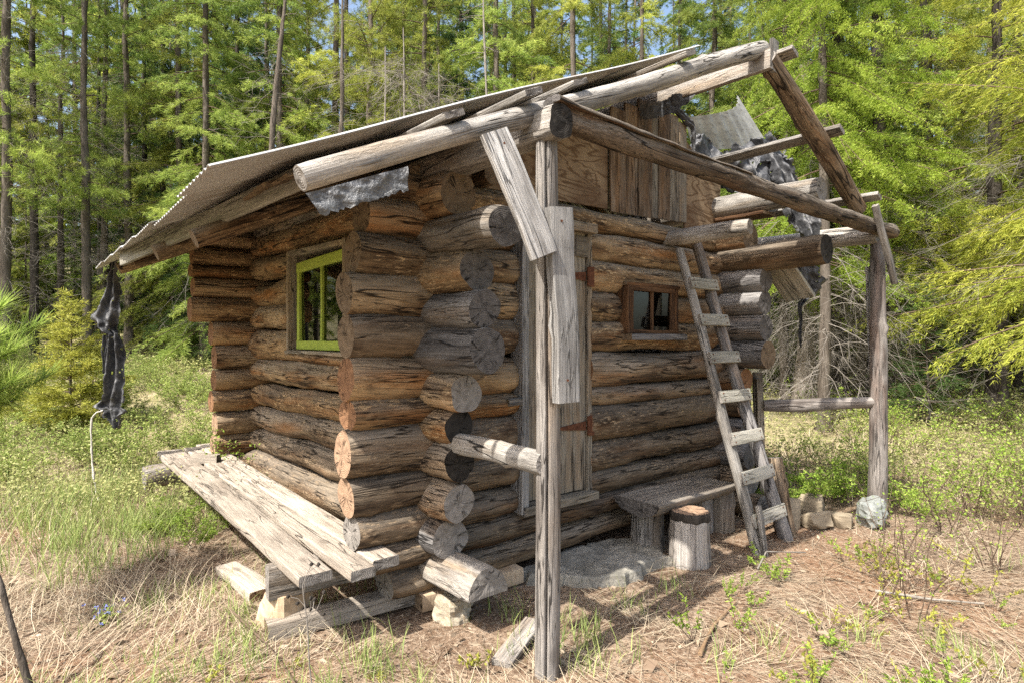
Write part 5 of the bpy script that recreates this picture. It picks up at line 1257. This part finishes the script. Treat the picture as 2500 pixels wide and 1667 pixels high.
# long-needled pine sapling at the left edge
r2 = np.random.default_rng(88); nd = MB(); br = MB()
stem = np.array([(0, 0, 0), (.02, .0, .35), (.0, .02, .7), (.03, .0, 1.05), (.02, .02, 1.35)]); tubes(br, stem[:-1], stem[1:], np.linspace(.016, .008, 4), np.linspace(.014, .006, 4), 6)
for i in range(26):
    h = r2.uniform(.88, 1.4); b = np.array([np.interp(h, stem[:, 2], stem[:, a]) for a in range(3)]); az = r2.uniform(0, 6.28); l = .5 * (1.6 - h) ** .5 * r2.uniform(.6, 1.1)
    e = b + np.array([math.cos(az) * l, math.sin(az) * l, l * r2.uniform(.3, .7)]); tubes(br, b[None], e[None], .006, .003, 4)
    n_ = int(420 * (.5 + l)); w = r2.uniform(.3, 1.02, n_)[:, None]; d = norm(e - b); D = norm(d * r2.uniform(.3, 1., (n_, 1)) + r2.normal(size=(n_, 3)) * .5)
    curvy(nd, b + (e - b) * w, D, r2.uniform(.09, .17, n_), .0042, r2, np.clip(r2.normal(.55, .25, n_), 0, 1), r2.uniform(.1, .4, n_), seg=2)
x, y, z = bearing(-150, 3.25); t = thing('pine_sapling', (x, y, z), 'bright long-needled pine sapling at the left edge', 'pine sapling'); t.scale = (1.22, 1.22, 1.22)
place(bpy.data.objects.new('needles', nd.mesh('needles', [M['pinesap']])), t); place(bpy.data.objects.new('branches', br.mesh('branches', [M['twig']])), t)

# ------------------------------------------------------------ camera and light
SUN_AZ = math.atan2(-.993, -.118); SUN_EL = R(54)
sun = bpy.data.lights.new('sun', 'SUN'); sun.energy = 4.9; sun.angle = R(.55); sun.color = (1., .945, .86)
so = bpy.data.objects.new('sun', sun); COL.objects.link(so)
sv = Vector((math.sin(SUN_AZ) * math.cos(SUN_EL), math.cos(SUN_AZ) * math.cos(SUN_EL), math.sin(SUN_EL)))
so.rotation_euler = sv.to_track_quat('Z', 'Y').to_euler(); so.location = (0, 0, 30)
w = bpy.data.worlds.new('World'); SC.world = w; w.use_nodes = True
nt = w.node_tree; nt.nodes.clear()
sky = nt.nodes.new('ShaderNodeTexSky'); sky.sky_type = 'NISHITA'; sky.sun_disc = False; sky.sun_elevation = SUN_EL; sky.sun_rotation = SUN_AZ; sky.air_density = 1.2; sky.dust_density = 4.5
bg = nt.nodes.new('ShaderNodeBackground'); bg.inputs[1].default_value = .15
wo = nt.nodes.new('ShaderNodeOutputWorld'); nt.links.new(sky.outputs[0], bg.inputs[0]); nt.links.new(bg.outputs[0], wo.inputs[0])
cam = bpy.data.cameras.new('camera'); cam.sensor_width = 36.; cam.lens = 36. * 1350 / 2352; cam.clip_start = .05; cam.clip_end = 2000; cam.shift_y = -1. / 2352
co = bpy.data.objects.new('camera', cam); COL.objects.link(co); co.location = CAM
co.rotation_euler = (R(90), 0, math.atan2(-FW[0], FW[1])); SC.camera = co
SC.view_settings.view_transform = 'Standard'; SC.view_settings.look = 'None'; SC.view_settings.exposure = 1.08; SC.view_settings.gamma = 1.
SC.cycles.max_bounces = 6; SC.cycles.diffuse_bounces = 3; SC.cycles.transparent_max_bounces = 8; SC.cycles.use_denoising = False; SC.cycles.denoiser = 'OPENIMAGEDENOISE'; SC.cycles.denoising_prefilter = 'NONE'
SC.cycles.sample_clamp_indirect = 3.
